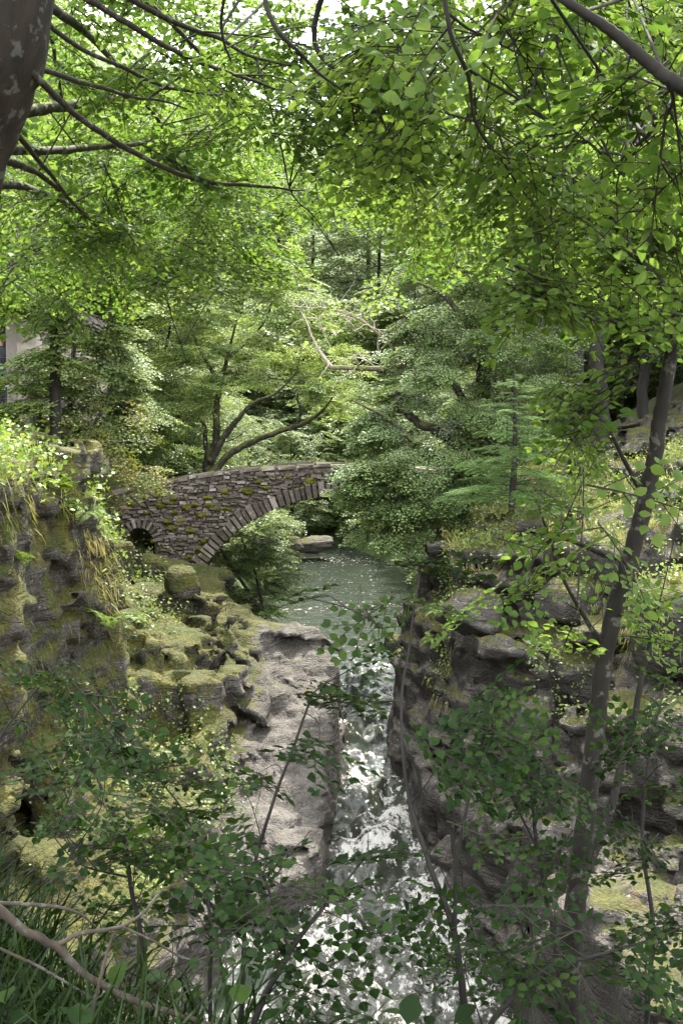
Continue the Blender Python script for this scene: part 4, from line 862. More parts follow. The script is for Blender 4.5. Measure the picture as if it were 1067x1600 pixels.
# dark trunks and shaded trees on the right bank
for i, (px, yb, yt, Y, r, lb, lf) in enumerate([(932, 690, 250, 36, .30, 'thick dark trunk standing in deep shade behind the spruce', 'leaf_dark'), (892, 700, 60, 41, .25, 'tall dark tree whose trunk shows high up among bright leaves', 'leaf_green'),
    (850, 690, 180, 44, .22, 'dark tree half hidden behind the large beech', 'leaf_dark'), (1010, 700, 150, 38, .22, 'dark tree at the right edge above the pale rocks', 'leaf_dark')]):
    b = at(px, yb, Y); t_ = at(px+12, yt, Y+.5); b[2] = min(b[2], rock_at(b[0], b[1], .4) if Y < 37 else gh(b[0], b[1])); P = np.linspace(b-[0, 0, .1], t_, 7)+rng.normal(size=(7, 3))*.08
    lim = [(P, np.linspace(r, r*.35, 7))]
    for k in range(9):
        f = rng.uniform(.35, .95); p0 = P[0]+(P[-1]-P[0])*f; az = rng.uniform(0, 6.28); L = rng.uniform(1.5, 3.5); d = np.array([math.cos(az), math.sin(az)*.7, .12]); lim.append((np.array([p0, p0+d*L*.5+[0, 0, .1], p0+d*L-[0, 0, .3]]), [r*.3, r*.2, r*.06]))
    cl = []
    for p, rr in lim[1:]:
        for s in (.5, .75, 1.): cl.append((p[0]+(p[2]-p[0])*s+rng.normal(size=3)*.4, (1.0, 1.0, .38), 20))
    traced_tree(['dark_tree', 'tall_tree', 'dark_tree', 'dark_tree'][i], lb, lim, cl, M['bark_dark'], M[lf], SP_MID, 1.1, droop=.35)
lim0 = at(905, 330, 33); lim = [(np.array([[lim0[0], 33, 5.2], [lim0[0], 33, 9], [lim0[0]-.1, 33, 14], at(900, 130, 33), at(905, 20, 33), at(905, -150, 33)]), [.24, .21, .18, .15, .12, .06])]
for k in range(16):
    z = rng.uniform(13, 22); az = rng.uniform(0, 6.28); L = rng.uniform(.8, 2.2); p0 = np.array([lim0[0]-.1, 33, z]); d = np.array([math.cos(az), math.sin(az), 0]); lim.append((np.array([p0, p0+d*L*.5+[0, 0, .12], p0+d*L-[0, 0, .15]]), [.05, .035, .012]))
cl = [(p[2], (.8, .8, .3), 12) for p, r in lim[1:]]
traced_tree('tall_pine', 'tall scraggly dark tree with bare side branches high at upper right', lim, cl, M['bark'], M['leaf_dark'], SP_MID, .9, droop=.5)

# ------------------------------------------------------------------ ground plants on the cliffs
def surf(mask, n, nzmin=-1., nzmax=2.):
    k = np.nonzero(mask & (RN[:, 2] > nzmin) & (RN[:, 2] < nzmax))[0]
    return rng.choice(k, min(n, len(k)), replace=False) if len(k) else np.zeros(0, int)
def inpoly(poly): return sdpoly(RPX, RPY, poly) < 0
BL = (np.array([[-.5, 0, 0], [.5, 0, 0], [.42, .4, .10], [-.42, .4, .10], [.28, .75, .05], [-.28, .75, .05], [0, 1, -.12]])*np.array([.05, 1, 1]), np.array([[0, 1, 2, 3], [3, 2, 4, 5]]), np.array([[5, 4, 6]]))
def blades(g, P, D, L, tint, wmul=1.):
    Nn = np.array([0, 0, 1.])+rng.normal(size=P.shape)*.6; Mx = frames(D, Nn)*L[:, None, None]; Mx[:, :, 0] *= wmul
    inst(g, BL[0], BL[1], Mx, P, 0, tint); inst(g, BL[0], BL[2], Mx, P, 0, tint)
def grass(name, mask, n, L, hang=.3, mat='grass_m', nzmin=.25, per=7, bias=0.):
    k = surf(mask, n, nzmin); g = Geo()
    P = np.repeat(RV[k], per, 0)+rng.normal(size=(len(k)*per, 3))*[.06, .06, .01]; N0 = np.repeat(RN[k], per, 0)
    D = N0*[1, 1, .4]*rng.uniform(.2, 1., (len(P), 1))+np.array([0, 0, .8])*rng.uniform(.3, 1.1, (len(P), 1))+rng.normal(size=P.shape)*.35; D[:, 2] -= hang*(1-N0[:, 2])*2
    blades(g, P, D, L*rng.uniform(.5, 1.3, len(P)), np.clip(rng.random(len(P))*.7+np.repeat(rng.random(len(k)), per)*.5-.1+bias, 0, 1))
    return tag(g.obj(name, M[mat]), kind='stuff')
top_left = inpoly([(-40, 690), (60, 690), (140, 760), (185, 890), (160, 900), (110, 830), (60, 790), (-40, 770)])
grass('grass', top_left, 900, .30, .45)
right_top = inpoly([(690, 900), (700, 800), (780, 740), (1100, 690), (1100, 960), (960, 930), (820, 880), (740, 920)])
grass('grass', right_top & (fbm(RV*.9, 2) > -.25), 1500, .22, .4)
grass('grass', right_top & (fbm(RV*.8+5, 2) > .1), 420, .34, .7, nzmin=-.2, bias=.25)
moss_k = inpoly([(-20, 850), (190, 860), (300, 880), (420, 960), (420, 1060), (330, 1250), (200, 1400), (-20, 1400)]) & (fbm(RV*.9+21, 3) > -.05)
grass('moss', moss_k, 2600, .065, .3, mat='moss_tuft', nzmin=.1, per=7)
grass('moss', inpoly([(690, 760), (1070, 720), (1070, 1000), (700, 1000)]) & (fbm(RV*.9+31, 3) > 0), 1300, .06, .3, mat='moss_tuft', nzmin=.2, per=7)
ledges = inpoly([(180, 900), (300, 900), (400, 1000), (380, 1180), (250, 1220), (60, 1150), (60, 950)])
grass('grass', ledges & (fbm(RV*1.1+3, 2) > .1), 420, .13, .4)
grass('dead_grass', inpoly([(80, 760), (125, 770), (190, 900), (170, 950), (110, 850)]), 260, .34, 1.3, nzmin=-.4, bias=.5)
def hanging(mask, n, L, bias):
    """dry grass and roots hanging off the edges"""
    k = surf(mask, n, -.3, .45); g = Geo(); P = np.repeat(RV[k], 6, 0)+rng.normal(size=(len(k)*6, 3))*.07; N0 = np.repeat(RN[k], 6, 0)
    D = N0*.35+np.array([0, 0, -1.])+rng.normal(size=P.shape)*.12; blades(g, P+N0*.04, D, L*rng.uniform(.4, 1.2, len(P)), np.clip(rng.random(len(P))*.5+bias, 0, 1), .6); return tag(g.obj('hanging_grass', M['grass_m']), kind='stuff')
hanging(inpoly([(-20, 730), (60, 740), (60, 830), (-20, 830)]), 110, .38, .35)
hanging(inpoly([(100, 820), (190, 860), (190, 960), (130, 950)]), 120, .34, .6)
hanging(inpoly([(700, 900), (740, 900), (700, 1100), (650, 1080)]), 110, .38, .45)
hanging(inpoly([(900, 900), (1070, 900), (1070, 1020), (940, 1020)]), 110, .34, .4)
hanging(inpoly([(0, 960), (280, 1000), (280, 1130), (0, 1130)]), 90, .30, .2)
def groundcover(name, mask, n, leaf, mat, nzmin=-.3, per=6, bias=0., lift=.08):
    k = surf(mask, n, nzmin); P = np.repeat(RV[k], per, 0)+rng.normal(size=(len(k)*per, 3))*.12; N0 = np.repeat(RN[k], per, 0); P = P+N0*rng.uniform(.0, lift*2, (len(P), 1)); P[:, 2] += rng.uniform(0, lift, len(P))
    D = rng.normal(size=P.shape)+N0*.4-[0, 0, .2]; g = Geo(); inst(g, LQ[0]*[1.25, 1, 1], LQ[1], frames(D, N0*.6+np.array([0, 0, .7])+rng.normal(size=P.shape)*.35)*(leaf*rng.uniform(.6, 1.3, len(P)))[:, None, None], P, 0, np.clip(rng.random(len(P))+bias, 0, 1))
    return tag(g.obj(name, M[mat]), kind='stuff')
groundcover('undergrowth', inpoly([(-40, 680), (60, 685), (150, 760), (190, 880), (150, 870), (70, 770), (-40, 750)]), 1300, .10, 'fern', .0, 7, .15, .16)
groundcover('ivy', inpoly([(670, 1060), (690, 880), (720, 800), (790, 750), (800, 830), (740, 900), (710, 1000), (700, 1100)]), 750, .075, 'leaf_lime', -.5, 7, .1)
groundcover('undergrowth', right_top, 1100, .075, 'leaf_lime', .2, 6, .15, .14)
groundcover('undergrowth', inpoly([(150, 840), (240, 860), (300, 950), (280, 1000), (200, 1000), (150, 920)]), 380, .085, 'leaf_green', -.2, 6, .1, .14)
groundcover('undergrowth', inpoly([(60, 1080), (300, 1080), (420, 1250), (300, 1420), (60, 1420)]) & (fbm(RV*.8+11, 2) > .05), 520, .085, 'leaf_green', -.2, 6, .1, .16)
groundcover('ivy', inpoly([(820, 930), (1070, 900), (1070, 1150), (840, 1120)]) & (fbm(RV*.9+8, 2) > .05), 380, .07, 'leaf_green', -.3, 6, .1)
# ferns: each frond a midrib with paired leaflets
def fern_mesh(r, nf=8, L=.55):
    g = Geo()
    for k in range(nf):
        az = k*2*math.pi/nf+r.normal()*.25; d = np.array([math.cos(az), math.sin(az), 0]); l = L*r.uniform(.7, 1.15); e = r.uniform(.7, 1.1); sd = np.array([-d[1], d[0], 0]); q = []; s = np.linspace(0, 1, 17)
        q = np.array([d*l*u+np.array([0, 0, l*(e*u-.95*u*u)]) for u in s]); tube(g, q[::2], np.linspace(.006, .002, 9), 3, 1, cap=False)
        P = []; D = []; W = []
        for i in range(2, 17):
            u = s[i]; w = l*.30*math.sin(math.pi*min(1, u*.85+.15))**.8+.01
            for m in (-1, 1): P.append(q[i]); D.append(sd*m+d*.35-np.array([0, 0, .18])); W.append(w)
        inst(g, LQ[0]*[.42, 1, 1], LQ[1], frames(np.array(D), np.array([0, 0, 1.])+r.normal(size=(len(P), 3))*.15)*np.array(W)[:, None, None], np.array(P), 0, r.random(len(P)))
    return g.mesh('fronds', [M['fern'], M['twig']])
FM = [fern_mesh(np.random.default_rng(90+i), 7+i, .5) for i in range(3)]
fern_spots = [('fern with arching fronds at the mossy lip of the right cliff', 830, 880, .9), ('bright fern in the gap left of the mossy hump on the right bank', 790, 870, .7), ('small fern hanging on the dark column below the beech trunk', 690, 960, .8), ('fern tucked under the beech on the steep cliff edge', 680, 1010, .8), ('pale fern at the foot of the spruce', 790, 775, .7),
    ('fern spilling over the grassy crest of the left cliff', 95, 760, .9), ('fern on the left cliff crest nearest the sycamore', 140, 800, .9), ('shaded fern on the broken ledge below the bridge end', 215, 960, 1.), ('dark fern on the ledge left of the pale pillar', 180, 985, .9), ('fern under the dead grass tuft on the left cliff', 160, 960, .9), ('lone fern on the wet wall at the left edge', 30, 870, .8), ('fern at the foot of the mossy left wall', 200, 1180, 1.), ('fern growing beside the dark slot in the left rocks', 120, 1200, .9), ('small fern on the ledge above the rapids on the right', 850, 1010, .6), ('fern at the right edge below the grassy hump', 1020, 1010, .8)]
for i, (lb, px, py, s) in enumerate(fern_spots):
    m = (np.hypot(RPX-px, RPY-py) < 14) & (RN[:, 2] > -.1)
    if not m.any(): m = (np.hypot(RPX-px, RPY-py) < 30)
    k = np.nonzero(m)[0]; k = k[np.argmin(RV[k, 1])]; o = bpy.data.objects.new('fern', FM[i % 3]); COL.objects.link(o); o.location = RV[k]+RN[k]*.05; o.scale = (s,)*3; o.rotation_euler = (-RN[k, 1]*.5, RN[k, 0]*.5, rng.random()*6)
    tag(o, lb, 'fern', 'ferns growing on the gorge sides')
# ------------------------------------------------------------------ foreground trees
def root_pt(p, dx=0., dy=0.):
    q = np.array([p[0]+dx, p[1]+dy, 0]); q[2] = gh(q[0], q[1])-.1; return q
def near_tree(name, label, limbs, clusters, bark, leaf, sc, droop, br=.006, shade=None, group=None, bias=0., out_c=None, cat='tree', upj=.35, limbname='limb'):
    root = thing(name, label, cat, limbs[0][0][0], group)
    for i, (p, r) in enumerate(limbs):
        g = Geo(); P, rr = smooth_path(p, r, max(24, len(p)*9)); wv = np.stack([pn(P*4+i*2+j*31) for j in range(3)], 1)*np.where(rr[:, None] < .035, .016, .010)*np.linspace(.2, 1, len(P))[:, None]; k = P+wv+rng.normal(size=P.shape)*np.minimum(rr[:, None]*.07, .004); tube(g, k, rr, 18 if rr.max() > .05 else 8, 0, rough=.018)
        g.obj('trunk' if i == 0 else limbname, bark, root)
    clusters = list(clusters)+([(np.asarray(p)[-1]-nrm(np.asarray(p)[-1]-np.asarray(p)[-2])*.06*q, (.10, .10, .08), 2) for p, r in limbs for q in (0, 3)] if (cat == 'sapling' or name == 'slim_tree') else [])
    gb = Geo(); gl = Geo(); cluster_crown(gb, gl, limbs, clusters, SP_NEAR, sc, droop, upj, br, bias, out_c=out_c)
    if shade: cluster_crown(gb, gl, limbs[:1], shade, SP_MID, 1.55, .3, .3, .012, 0, twigs=False)  # unseen leaf clusters added to the crown to block the sun
    if cat == 'sapling' or name == 'slim_tree': merge_geo(gl, gb, 1)
    else: gb.obj('branches', M['twig'] if br < .005 else bark, root)
    gl.obj('crown', [leaf, M['twig']], root); return root
def fill3(lo, hi, n, r, nsp):
    lo = np.array(lo); hi = np.array(hi); return [(lo+(hi-lo)*rng.random(3), (r, r, r*.4), nsp) for _ in range(n)]

# left: thick trunk leaning in at the top left corner
A = lambda *a: pts(*a)
tr = np.vstack([[(-2.35, 4.3, gh(-2.35, 4.3)-.2), (-2.1, 4.25, 7.2)], A((-96, 270, 4.2), (-14, -30, 4.0)), [(-1.15, 3.95, 11.2), (-.9, 3.8, 13.), (-.8, 3.6, 15.5)]])
lim = [(tr, [.30, .235, .225, .218, .19, .15, .06]),
  (A((-70, 195, 4.2), (10, 178, 4.8), (80, 168, 5.2), (150, 157, 5.7), (230, 143, 6.3), (300, 130, 7.2)), [0.0468, 0.0312, 0.0265, 0.0218, 0.0156, 0.0062]),
  (A((-90, 240, 4.2), (20, 236, 5.0), (110, 233, 5.6), (210, 225, 6.3), (330, 203, 7.2)), [0.0390, 0.0234, 0.0187, 0.0140, 0.0062]),
  (A((-30, 30, 4.0), (45, 108, 4.0), (120, 180, 4.3), (200, 232, 4.7), (300, 277, 5.), (400, 290, 5.4), (475, 298, 5.8)), [0.0273, 0.0140, 0.0125, 0.0125, 0.0109, 0.0078, 0.0031]),
  (A((-10, -40, 4.0), (60, 25, 4.), (130, 75, 4.4), (260, 135, 5.), (365, 150, 5.5)), [0.0234, 0.0109, 0.0094, 0.0078, 0.0031]),
  (A((-40, 70, 4.0), (40, 100, 4.1), (90, 118, 4.3), (160, 137, 4.6), (230, 155, 4.9), (296, 170, 5.2)), [0.0234, 0.0109, 0.0101, 0.0086, 0.0062, 0.0031]),
  (A((-10, -90, 4.), (130, -5, 4.3), (250, 65, 4.6), (370, 120, 5.2), (500, 165, 6.)), [0.0234, 0.0140, 0.0117, 0.0086, 0.0031]),
  (A((0, -150, 4.), (200, -5, 4.5), (330, 55, 5.), (400, 90, 5.5), (520, 120, 6.3)), [0.0234, 0.0133, 0.0101, 0.0078, 0.0031]),
  (A((-70, 170, 4.2), (20, 205, 4.6), (100, 300, 5.), (150, 352, 5.5), (200, 400, 6.)), [0.0234, 0.0125, 0.0078, 0.0055, 0.0023]),
  (A((-60, 230, 4.2), (60, 270, 5.), (130, 330, 5.5), (230, 400, 6.3), (270, 500, 7.), (290, 560, 7.3)), [0.0234, 0.0125, 0.0086, 0.0062, 0.0039, 0.0023]),
  (A((400, 90, 5.5), (440, 230, 5.6), (455, 300, 5.7), (490, 340, 5.8), (530, 400, 6.)), [0.0070, 0.0047, 0.0039, 0.0031, 0.0023])]
for e in [(80, 60, 9.), (250, -30, 9.4), (120, 320, 9.2), (320, 330, 9.), (430, 250, 8.6), (220, 440, 9.), (20, 430, 9.), (330, 100, 9.3)]:
    q1 = A(e)[0]; q0 = np.array([0, 0, min(q1[2]+rng.uniform(-.6, .9), 12)]); q0[0] = np.interp(q0[2], tr[:, 2], tr[:, 0]); q0[1] = np.interp(q0[2], tr[:, 2], tr[:, 1]); lim.append((np.array([q0, q0+(q1-q0)*.35+[0, 0, .22], q0+(q1-q0)*.7+[0, 0, .2], q1]), [.026, .016, .010, .004]))
cl = fill([(-60, 60), (250, -60), (560, -60), (640, 250), (560, 390), (330, 370), (280, 470), (120, 520), (-60, 480)], 6.4, 1.6, 60, 90, 8.5, .4) \
   + fill([(-60, 250), (300, 230), (560, 250), (450, 420), (230, 500), (-60, 470)], 9.0, 1.4, 40, 110, 10, .4) + fill([(-60, -80), (380, -80), (300, 200), (-60, 250)], 9.5, 1.5, 20, 110, 8, .4)
sh = fill3((-4.5, -2., 13.), (0., 2.5, 16.), 8, 1.1, 13)+fill3((-3., 4.2, 11.8), (.5, 6.6, 14.), 4, .9, 12)  # leaf clusters added above the frame to shade the near bank
near_tree('large_tree', 'thick mottled trunk leaning in at the top left corner with long leafy boughs', lim, cl, M['bark_beech'], M['leaf_near'], .62, .45, shade=sh)

# overhead tree standing behind and right of the viewpoint, its boughs hanging into the view
tb = (3.4, -1.2); tr = np.array([(tb[0], tb[1], gh(*tb)-.2), (3.4, -1.15, 9), (3.2, -1., 12.), (3.1, -.8, 15), (3., -.5, 18.5)])
lim = [(tr, [.34, .27, .23, .16, .06]),
  (np.vstack([[(3.3, -1., 11.)], [(2.9, 1.2, 12.)], [(2.2, 3., 11.8)], A((640, -210, 4.), (680, -60, 4.), (695, 0, 4.), (705, 60, 4.), (730, 120, 4.1), (745, 190, 4.2), (780, 250, 4.4), (860, 350, 4.8))]), [.08, .06, .03, .012, .009, .008, .008, .0075, .006, .005, .003]),
  (A((697, 20, 4.), (730, 45, 4.1), (770, 62, 4.3), (830, 95, 4.6)), [.006, .005, .004, .003]),
  (A((732, 110, 4.1), (800, 148, 4.3), (870, 195, 4.6), (920, 225, 4.9), (975, 275, 5.3)), [.006, .005, .004, .004, .003]),
  (np.vstack([[(3.2, -.9, 12.5)], [(1.6, 1.6, 13.)], A((450, -300, 4.), (415, -60, 3.8), (430, 40, 3.7), (480, 95, 3.8), (535, 145, 4.))]), [.07, .04, .02, .010, .008, .006, .003]),
  (np.vstack([[(3.2, -.9, 12.)], [(1.2, 2., 12.5)], A((310, -250, 4.3), (352, -50, 4.2), (346, 45, 4.3), (362, 95, 4.4))]), [.06, .04, .02, .007, .006, .004]),
  (np.vstack([[(3.2, -.9, 12.)], [(2.4, 2.5, 12.4)], A((560, -120, 4.8), (540, 130, 5.), (590, 180, 5.2), (680, 235, 5.6), (770, 280, 6.2))]), [.06, .04, .015, .009, .008, .006, .003])]
cl = fill([(430, 90), (640, 60), (680, -60), (900, -60), (980, 200), (930, 380), (740, 400), (600, 330), (520, 200)], 5.4, 1.3, 34, 80, 4.2, .4) + fill([(560, 60), (900, -40), (1000, 250), (900, 440), (720, 400), (640, 440), (560, 340)], 8.6, 1.6, 34, 105, 6, .4)
sh = fill3((.6, .0, 11.4), (5.5, 3.6, 14.5), 20, 1.1, 15)+fill3((.4, 4.2, 11.8), (3.5, 6.6, 14.), 4, .9, 12)  # unseen overhead leaves, put in to keep the foreground dark
near_tree('overhanging_tree', 'overhanging tree whose thin dark twigs hang down across the top centre', lim, cl, M['bark_dark'], M['leaf_near'], .76, .55, shade=sh, bias=.1)

# upper right bough, from a tree outside the frame at right
tr = np.array([(2.6, 3.2, gh(2.6, 3.2)-.2), (2.55, 3.2, 8.), (2.45, 3.3, 10.5), (2.4, 3.4, 13.5)])
lim = [(tr, [.15, .12, .09, .03]), (np.vstack([[(2.5, 3.25, 9.3)], A((1200, 200, 3.4), (1075, 143, 3.3), (1012, 100, 3.3), (960, 55, 3.3), (885, 0, 3.3), (830, -50, 3.4), (760, -120, 3.5))]), [.06, .024, .021, .019, .017, .013, .010, .004]),
  (A((1030, 112, 3.3), (1050, 160, 3.5), (1010, 215, 3.8), (960, 260, 4.2)), [.008, .006, .005, .003])]
cl = fill([(860, -40), (1120, -40), (1120, 420), (960, 380), (900, 150)], 4.6, 1.2, 18, 80, 3.6, .4) + fill([(880, 0), (1120, -40), (1120, 480), (900, 440)], 7.5, 1.2, 20, 100, 6, .4)
near_tree('overhanging_tree', 'tree beyond the right edge sending one thick dark bough across the upper right corner', lim, cl, M['bark_dark'], M['leaf_near'], .82, .5, bias=.12)

# slim leaning tree on the right
t0 = at(882, 1640, 5.2)
tr = np.vstack([[root_pt(t0, -.03)], A((884, 1600, 5.2), (900, 1400, 5.15), (915, 1280, 5.1), (932, 1130, 5.05), (950, 990, 5.), (980, 880, 5.), (1008, 780, 5.), (1030, 665, 5.), (1045, 570, 5.), (1072, 480, 5.), (1110, 370, 5.), (1150, 230, 5.)), [(2., 5.1, 11.5)]])
lim = [(tr, [.066, .058, .052, .047, .043, .040, .040, .038, .034, .031, .028, .023, .017, .008]),
  (A((1072, 480, 5.), (1040, 450, 4.9), (1010, 420, 4.8), (975, 378, 4.7), (945, 330, 4.6), (905, 295, 4.5), (875, 276, 4.4)), [.022, .018, .016, .013, .010, .008, .005]),
  (A((1046, 545, 5.), (1020, 530, 4.9), (985, 515, 4.8), (950, 500, 4.7), (915, 492, 4.6), (860, 470, 4.4), (800, 452, 4.3)), [.016, .013, .011, .009, .007, .005, .003]),
  (A((985, 870, 5.), (955, 870, 4.9), (905, 850, 4.8), (870, 842, 4.7), (835, 868, 4.6), (815, 935, 4.5)), [.016, .013, .010, .008, .006, .003]),
  (A((940, 1005, 5.), (910, 960, 4.9), (885, 915, 4.8), (860, 850, 4.7), (840, 790, 4.6)), [.014, .010, .008, .006, .003]),
  (A((1000, 770, 5.), (965, 700, 4.9), (945, 660, 4.8), (900, 640, 4.7), (860, 610, 4.6)), [.012, .009, .007, .005, .003]),
  (A((975, 378, 4.7), (985, 340, 4.8), (1010, 310, 5.), (1050, 250, 5.2)), [.008, .006, .005, .003]), (A((995, 405, 4.8), (1030, 350, 4.9), (1090, 330, 5.)), [.008, .006, .004]),
  (A((900, 1400, 5.1), (940, 1300, 5.2), (975, 1180, 5.3), (1005, 1050, 5.4), (1025, 950, 5.5)), [.03, .024, .02, .014, .006])]
cl = fill([(830, 300), (1100, 330), (1100, 520), (980, 560), (850, 520), (800, 460)], 4.8, .7, 20, 60, 3.2, .4) + fill([(830, 560), (950, 560), (1090, 620), (1090, 800), (900, 760), (810, 720)], 4.9, .6, 9, 50, 2., .4) + fill([(640, 830), (900, 840), (1090, 900), (1090, 1000), (880, 1010), (700, 960)], 4.7, .6, 7, 50, 1.6, .4)
near_tree('slim_tree', 'slim leaning tree with dark flecked trunk crossing the right side', lim, cl, M['bark'], M['leaf_near'], .74, .45, br=.005, bias=.05)

# ------------------------------------------------------------------ saplings and low growth on the near bank
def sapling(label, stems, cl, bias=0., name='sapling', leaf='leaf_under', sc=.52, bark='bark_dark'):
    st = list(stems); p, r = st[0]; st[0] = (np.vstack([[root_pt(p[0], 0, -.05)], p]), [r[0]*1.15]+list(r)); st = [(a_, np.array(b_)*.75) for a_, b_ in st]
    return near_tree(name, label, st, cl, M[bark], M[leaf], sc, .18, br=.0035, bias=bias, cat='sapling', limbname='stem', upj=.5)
sapling('forked dark sapling rising up the middle in front of the rapids', [(A((728, 1620, 3.3), (712, 1470, 3.3), (672, 1350, 3.35), (648, 1280, 3.4), (630, 1180, 3.5), (633, 1060, 3.6), (645, 960, 3.7), (662, 870, 3.8)), [.017, .015, .011, .010, .008, .006, .005, .003]),
   (A((710, 1460, 3.3), (713, 1360, 3.3), (728, 1270, 3.3), (742, 1200, 3.4), (765, 1130, 3.5)), [.010, .008, .007, .005, .003]), (A((634, 1020, 3.6), (590, 975, 3.6), (540, 948, 3.6), (475, 935, 3.6)), [.004, .004, .003, .002])],
   fill([(640, 1090), (720, 1060), (800, 1150), (800, 1400), (650, 1420), (610, 1320)], 3.5, .4, 6, 46, 1.9, .5))
sapling('sapling with an upright dark stem left of the slim tree', [(A((875, 1600, 4.), (868, 1480, 4.), (845, 1360, 4.), (830, 1250, 4.), (815, 1170, 4.), (790, 1090, 4.1)), [.016, .014, .012, .009, .007, .003]), (A((840, 1330, 4.), (800, 1250, 4.), (770, 1190, 4.)), [.007, .005, .003])],
   fill([(700, 1100), (860, 1060), (920, 1250), (900, 1450), (760, 1420)], 4., .5, 9, 52, 1.9, .5), .06)
sapling('thin slanting sapling over the pale rock shelf', [(A((380, 1480, 3.8), (400, 1340, 3.8), (425, 1260, 3.8), (450, 1190, 3.85), (474, 1120, 3.9), (498, 1076, 3.9), (590, 1020, 4.)), [.011, .009, .008, .007, .006, .004, .002])],
   fill([(360, 1200), (470, 1080), (560, 1050), (480, 1250), (480, 1420), (330, 1420)], 3.9, .4, 6, 48, 1.7, .5))
sapling('bent dark sapling at lower left with shaded leaves', [(A((222, 1500, 3.6), (205, 1390, 3.6), (192, 1310, 3.6), (160, 1240, 3.6), (135, 1180, 3.6), (128, 1150, 3.7)), [.011, .010, .009, .007, .005, .003]), (A((200, 1370, 3.6), (130, 1350, 3.5), (80, 1300, 3.5)), [.006, .004, .002])],
   fill([(20, 1120), (200, 1130), (330, 1280), (340, 1430), (120, 1430), (-20, 1330)], 3.7, .4, 16, 50, 1.9, .5), .0)
sapling('dark forked stem slanting over the bright white water at the bottom', [(A((395, 1610, 3.), (440, 1510, 3.), (480, 1450, 3.), (530, 1390, 3.05), (580, 1330, 3.1)), [.013, .012, .009, .006, .003]), (A((452, 1490, 3.), (430, 1420, 3.), (410, 1360, 3.)), [.007, .005, .003])],
   fill([(320, 1340), (520, 1330), (600, 1420), (600, 1600), (480, 1600), (330, 1480)], 3.1, .3, 9, 46, 1.6, .5), -.1)
sapling('low spreading sapling hugging the bottom edge right of centre', [(A((760, 1620, 3.2), (800, 1560, 3.2), (860, 1512, 3.25), (950, 1490, 3.3), (1067, 1440, 3.4)), [.014, .011, .009, .008, .004]), (A((800, 1560, 3.2), (830, 1480, 3.2), (820, 1420, 3.3)), [.006, .004, .002])],
   fill([(600, 1440), (760, 1400), (1080, 1380), (1080, 1600), (620, 1600)], 3.3, .4, 12, 50, 1.9, .5), -.05)
sapling('leafy sapling crowding the lower right edge', [(A((1010, 1600, 4.2), (1020, 1450, 4.2), (1000, 1300, 4.3), (1015, 1180, 4.4), (1040, 1060, 4.5)), [.016, .013, .010, .007, .003])],
   fill([(930, 1080), (1080, 1020), (1090, 1420), (930, 1420)], 4.3, .5, 10, 56, 2.0, .5), .02)
sapling('sapling at the left edge in front of the mossy wall', [(A((-60, 1500, 4.6), (-40, 1300, 4.6), (-10, 1180, 4.6), (40, 1100, 4.7), (100, 1030, 4.9)), [.014, .012, .009, .006, .003]), (A((-40, 1240, 4.6), (60, 1210, 4.6), (130, 1190, 4.6)), [.006, .004, .002])],
   fill([(-30, 1000), (90, 1000), (200, 1060), (150, 1200), (-30, 1250)], 4.7, .4, 5, 46, 1.5, .5), .1)
sapling('low leafy shoots spreading over the lower left rocks', [(A((330, 1560, 3.6), (330, 1440, 3.6), (320, 1350, 3.7), (290, 1280, 3.8), (240, 1200, 3.9)), [.010, .008, .006, .005, .003])],
   fill([(220, 1180), (330, 1200), (420, 1330), (420, 1480), (250, 1450)], 3.7, .3, 10, 44, 1.7, .5), -.05)
# bare pale branch lying across the lower left
lb_ = thing('bare_branch', 'bare pale crooked branch lying across the bottom left corner', 'branch', at(150, 1530, 2.8))
for i, (p, r) in enumerate([(A((-60, 1370, 2.6), (-5, 1418, 2.62), (45, 1458, 2.65), (88, 1480, 2.7), (145, 1530, 2.75), (215, 1565, 2.8), (300, 1592, 2.85), (400, 1625, 2.9)), [.013, .012, .011, .0105, .010, .009, .008, .006]),
   (A((88, 1478, 2.7), (128, 1458, 2.72), (190, 1448, 2.78), (225, 1425, 2.8), (255, 1390, 2.85), (290, 1378, 2.9)), [.007, .006, .005, .004, .003, .002]), (A((-20, 1410, 2.62), (70, 1415, 2.7), (120, 1425, 2.75), (150, 1448, 2.8)), [.006, .005, .004, .002]),
   (A((130, 1640, 2.7), (150, 1560, 2.72), (170, 1480, 2.78), (190, 1440, 2.82)), [.006, .005, .004, .003]), (A((-30, 1470, 2.6), (60, 1510, 2.7), (145, 1560, 2.75)), [.004, .004, .003]), (A((190, 1448, 2.78), (240, 1470, 2.8), (300, 1500, 2.85), (360, 1480, 2.9)), [.004, .003, .003, .002])]):
    g = Geo(); P, rr = smooth_path(p, r, 30); tube(g, P+rng.normal(size=P.shape)*rr[:, None]*.15, rr, 8, rough=.06); g.obj('stem' if i == 0 else 'side_branch', M['branch_grey'], lb_)
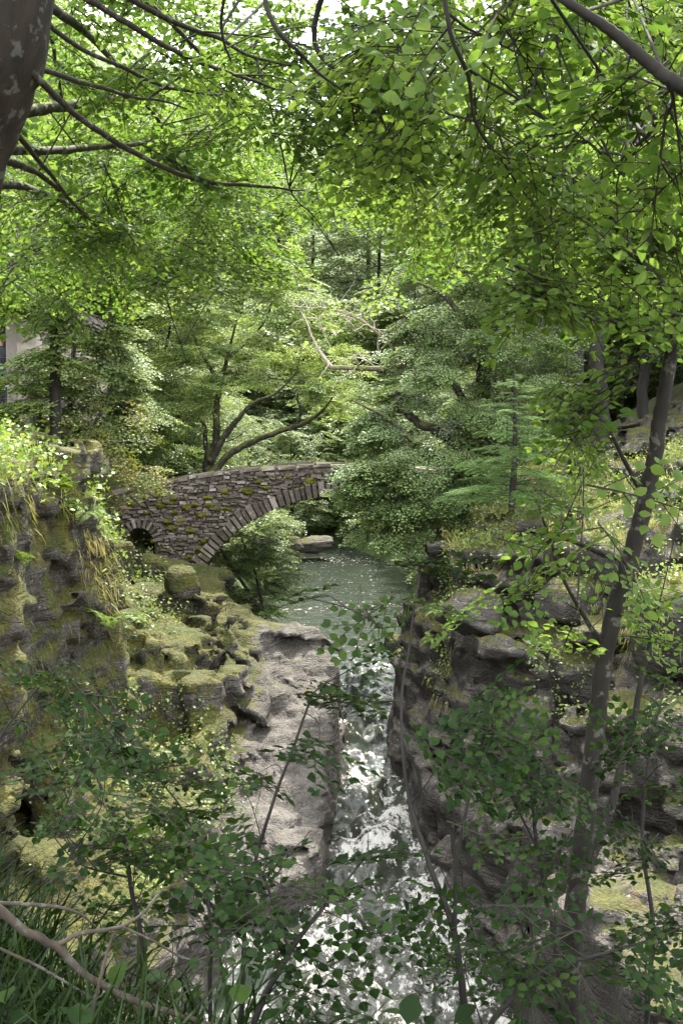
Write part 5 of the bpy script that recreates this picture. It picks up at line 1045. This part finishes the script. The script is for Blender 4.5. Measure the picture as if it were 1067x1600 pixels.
# woodrush and grass on the near bank
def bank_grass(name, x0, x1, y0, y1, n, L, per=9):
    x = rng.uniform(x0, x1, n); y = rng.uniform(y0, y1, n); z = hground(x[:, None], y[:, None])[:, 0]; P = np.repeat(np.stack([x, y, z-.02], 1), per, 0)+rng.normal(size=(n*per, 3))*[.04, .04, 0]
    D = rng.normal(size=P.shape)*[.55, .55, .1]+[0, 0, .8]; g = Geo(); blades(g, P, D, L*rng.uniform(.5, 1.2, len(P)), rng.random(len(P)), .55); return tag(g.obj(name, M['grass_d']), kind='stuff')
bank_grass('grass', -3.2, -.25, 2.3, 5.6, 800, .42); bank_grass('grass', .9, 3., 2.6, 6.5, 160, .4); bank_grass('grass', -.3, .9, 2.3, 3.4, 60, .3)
P = np.stack([rng.uniform(-3.5, 4, 2600), rng.uniform(2.2, 9, 2600), np.zeros(2600)], 1); P[:, 2] = hground(P[:, :1], P[:, 1:2])[:, 0]+rng.uniform(.02, .3, 2600)
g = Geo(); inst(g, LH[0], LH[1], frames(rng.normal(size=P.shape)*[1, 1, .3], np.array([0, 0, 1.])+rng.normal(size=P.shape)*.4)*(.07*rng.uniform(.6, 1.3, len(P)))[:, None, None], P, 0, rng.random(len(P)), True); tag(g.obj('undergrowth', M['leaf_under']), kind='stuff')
# ------------------------------------------------------------------ light
w = bpy.data.worlds.new('World'); S.world = w; w.use_nodes = True; t = w.node_tree; bg = t.nodes['Background']
SUN_EL, SUN_AZ = R_(60), R_(16)      # azimuth clockwise from +Y (straight ahead)
sky = t.nodes.new('ShaderNodeTexSky'); sky.sky_type = 'NISHITA'; sky.sun_disc = False; sky.sun_elevation = SUN_EL; sky.sun_rotation = SUN_AZ
sky.dust_density = 4.; sky.air_density = 1.2; sky.ozone_density = 1.
# broken bright cloud over the sky
tc = t.nodes.new('ShaderNodeTexCoord'); ns = t.nodes.new('ShaderNodeTexNoise'); ns.inputs['Scale'].default_value = 2.2; ns.inputs['Detail'].default_value = 5
cr = t.nodes.new('ShaderNodeValToRGB'); cr.color_ramp.elements[0].position = .36; cr.color_ramp.elements[1].position = .58
mx = t.nodes.new('ShaderNodeMix'); mx.data_type = 'RGBA'
t.links.new(tc.outputs['Generated'], ns.inputs['Vector']); t.links.new(ns.outputs['Fac'], cr.inputs[0]); t.links.new(cr.outputs[0], mx.inputs[0])
t.links.new(sky.outputs[0], mx.inputs[6]); mx.inputs[7].default_value = (15, 15.3, 15.6, 1)
t.links.new(mx.outputs[2], bg.inputs['Color']); bg.inputs['Strength'].default_value = .15
sl = bpy.data.lights.new('sun', 'SUN'); sl.energy = 4.2; sl.angle = R_(.53); sl.color = (1, .95, .86)
so = bpy.data.objects.new('sun', sl); COL.objects.link(so); so.location = (10, -10, 40)
sd = Vector((math.sin(SUN_AZ)*math.cos(SUN_EL), math.cos(SUN_AZ)*math.cos(SUN_EL), math.sin(SUN_EL)))
so.rotation_euler = sd.to_track_quat('Z', 'Y').to_euler()
S.view_settings.view_transform = 'Standard'; S.view_settings.look = 'None'; S.view_settings.exposure = 1.82; S.view_settings.gamma = 1
S.render.engine = 'CYCLES'
S.cycles.max_bounces = 8; S.cycles.diffuse_bounces = 6; S.cycles.glossy_bounces = 3; S.cycles.transmission_bounces = 5; S.cycles.transparent_max_bounces = 4
S.cycles.use_denoising = True; S.cycles.sample_clamp_indirect = 8
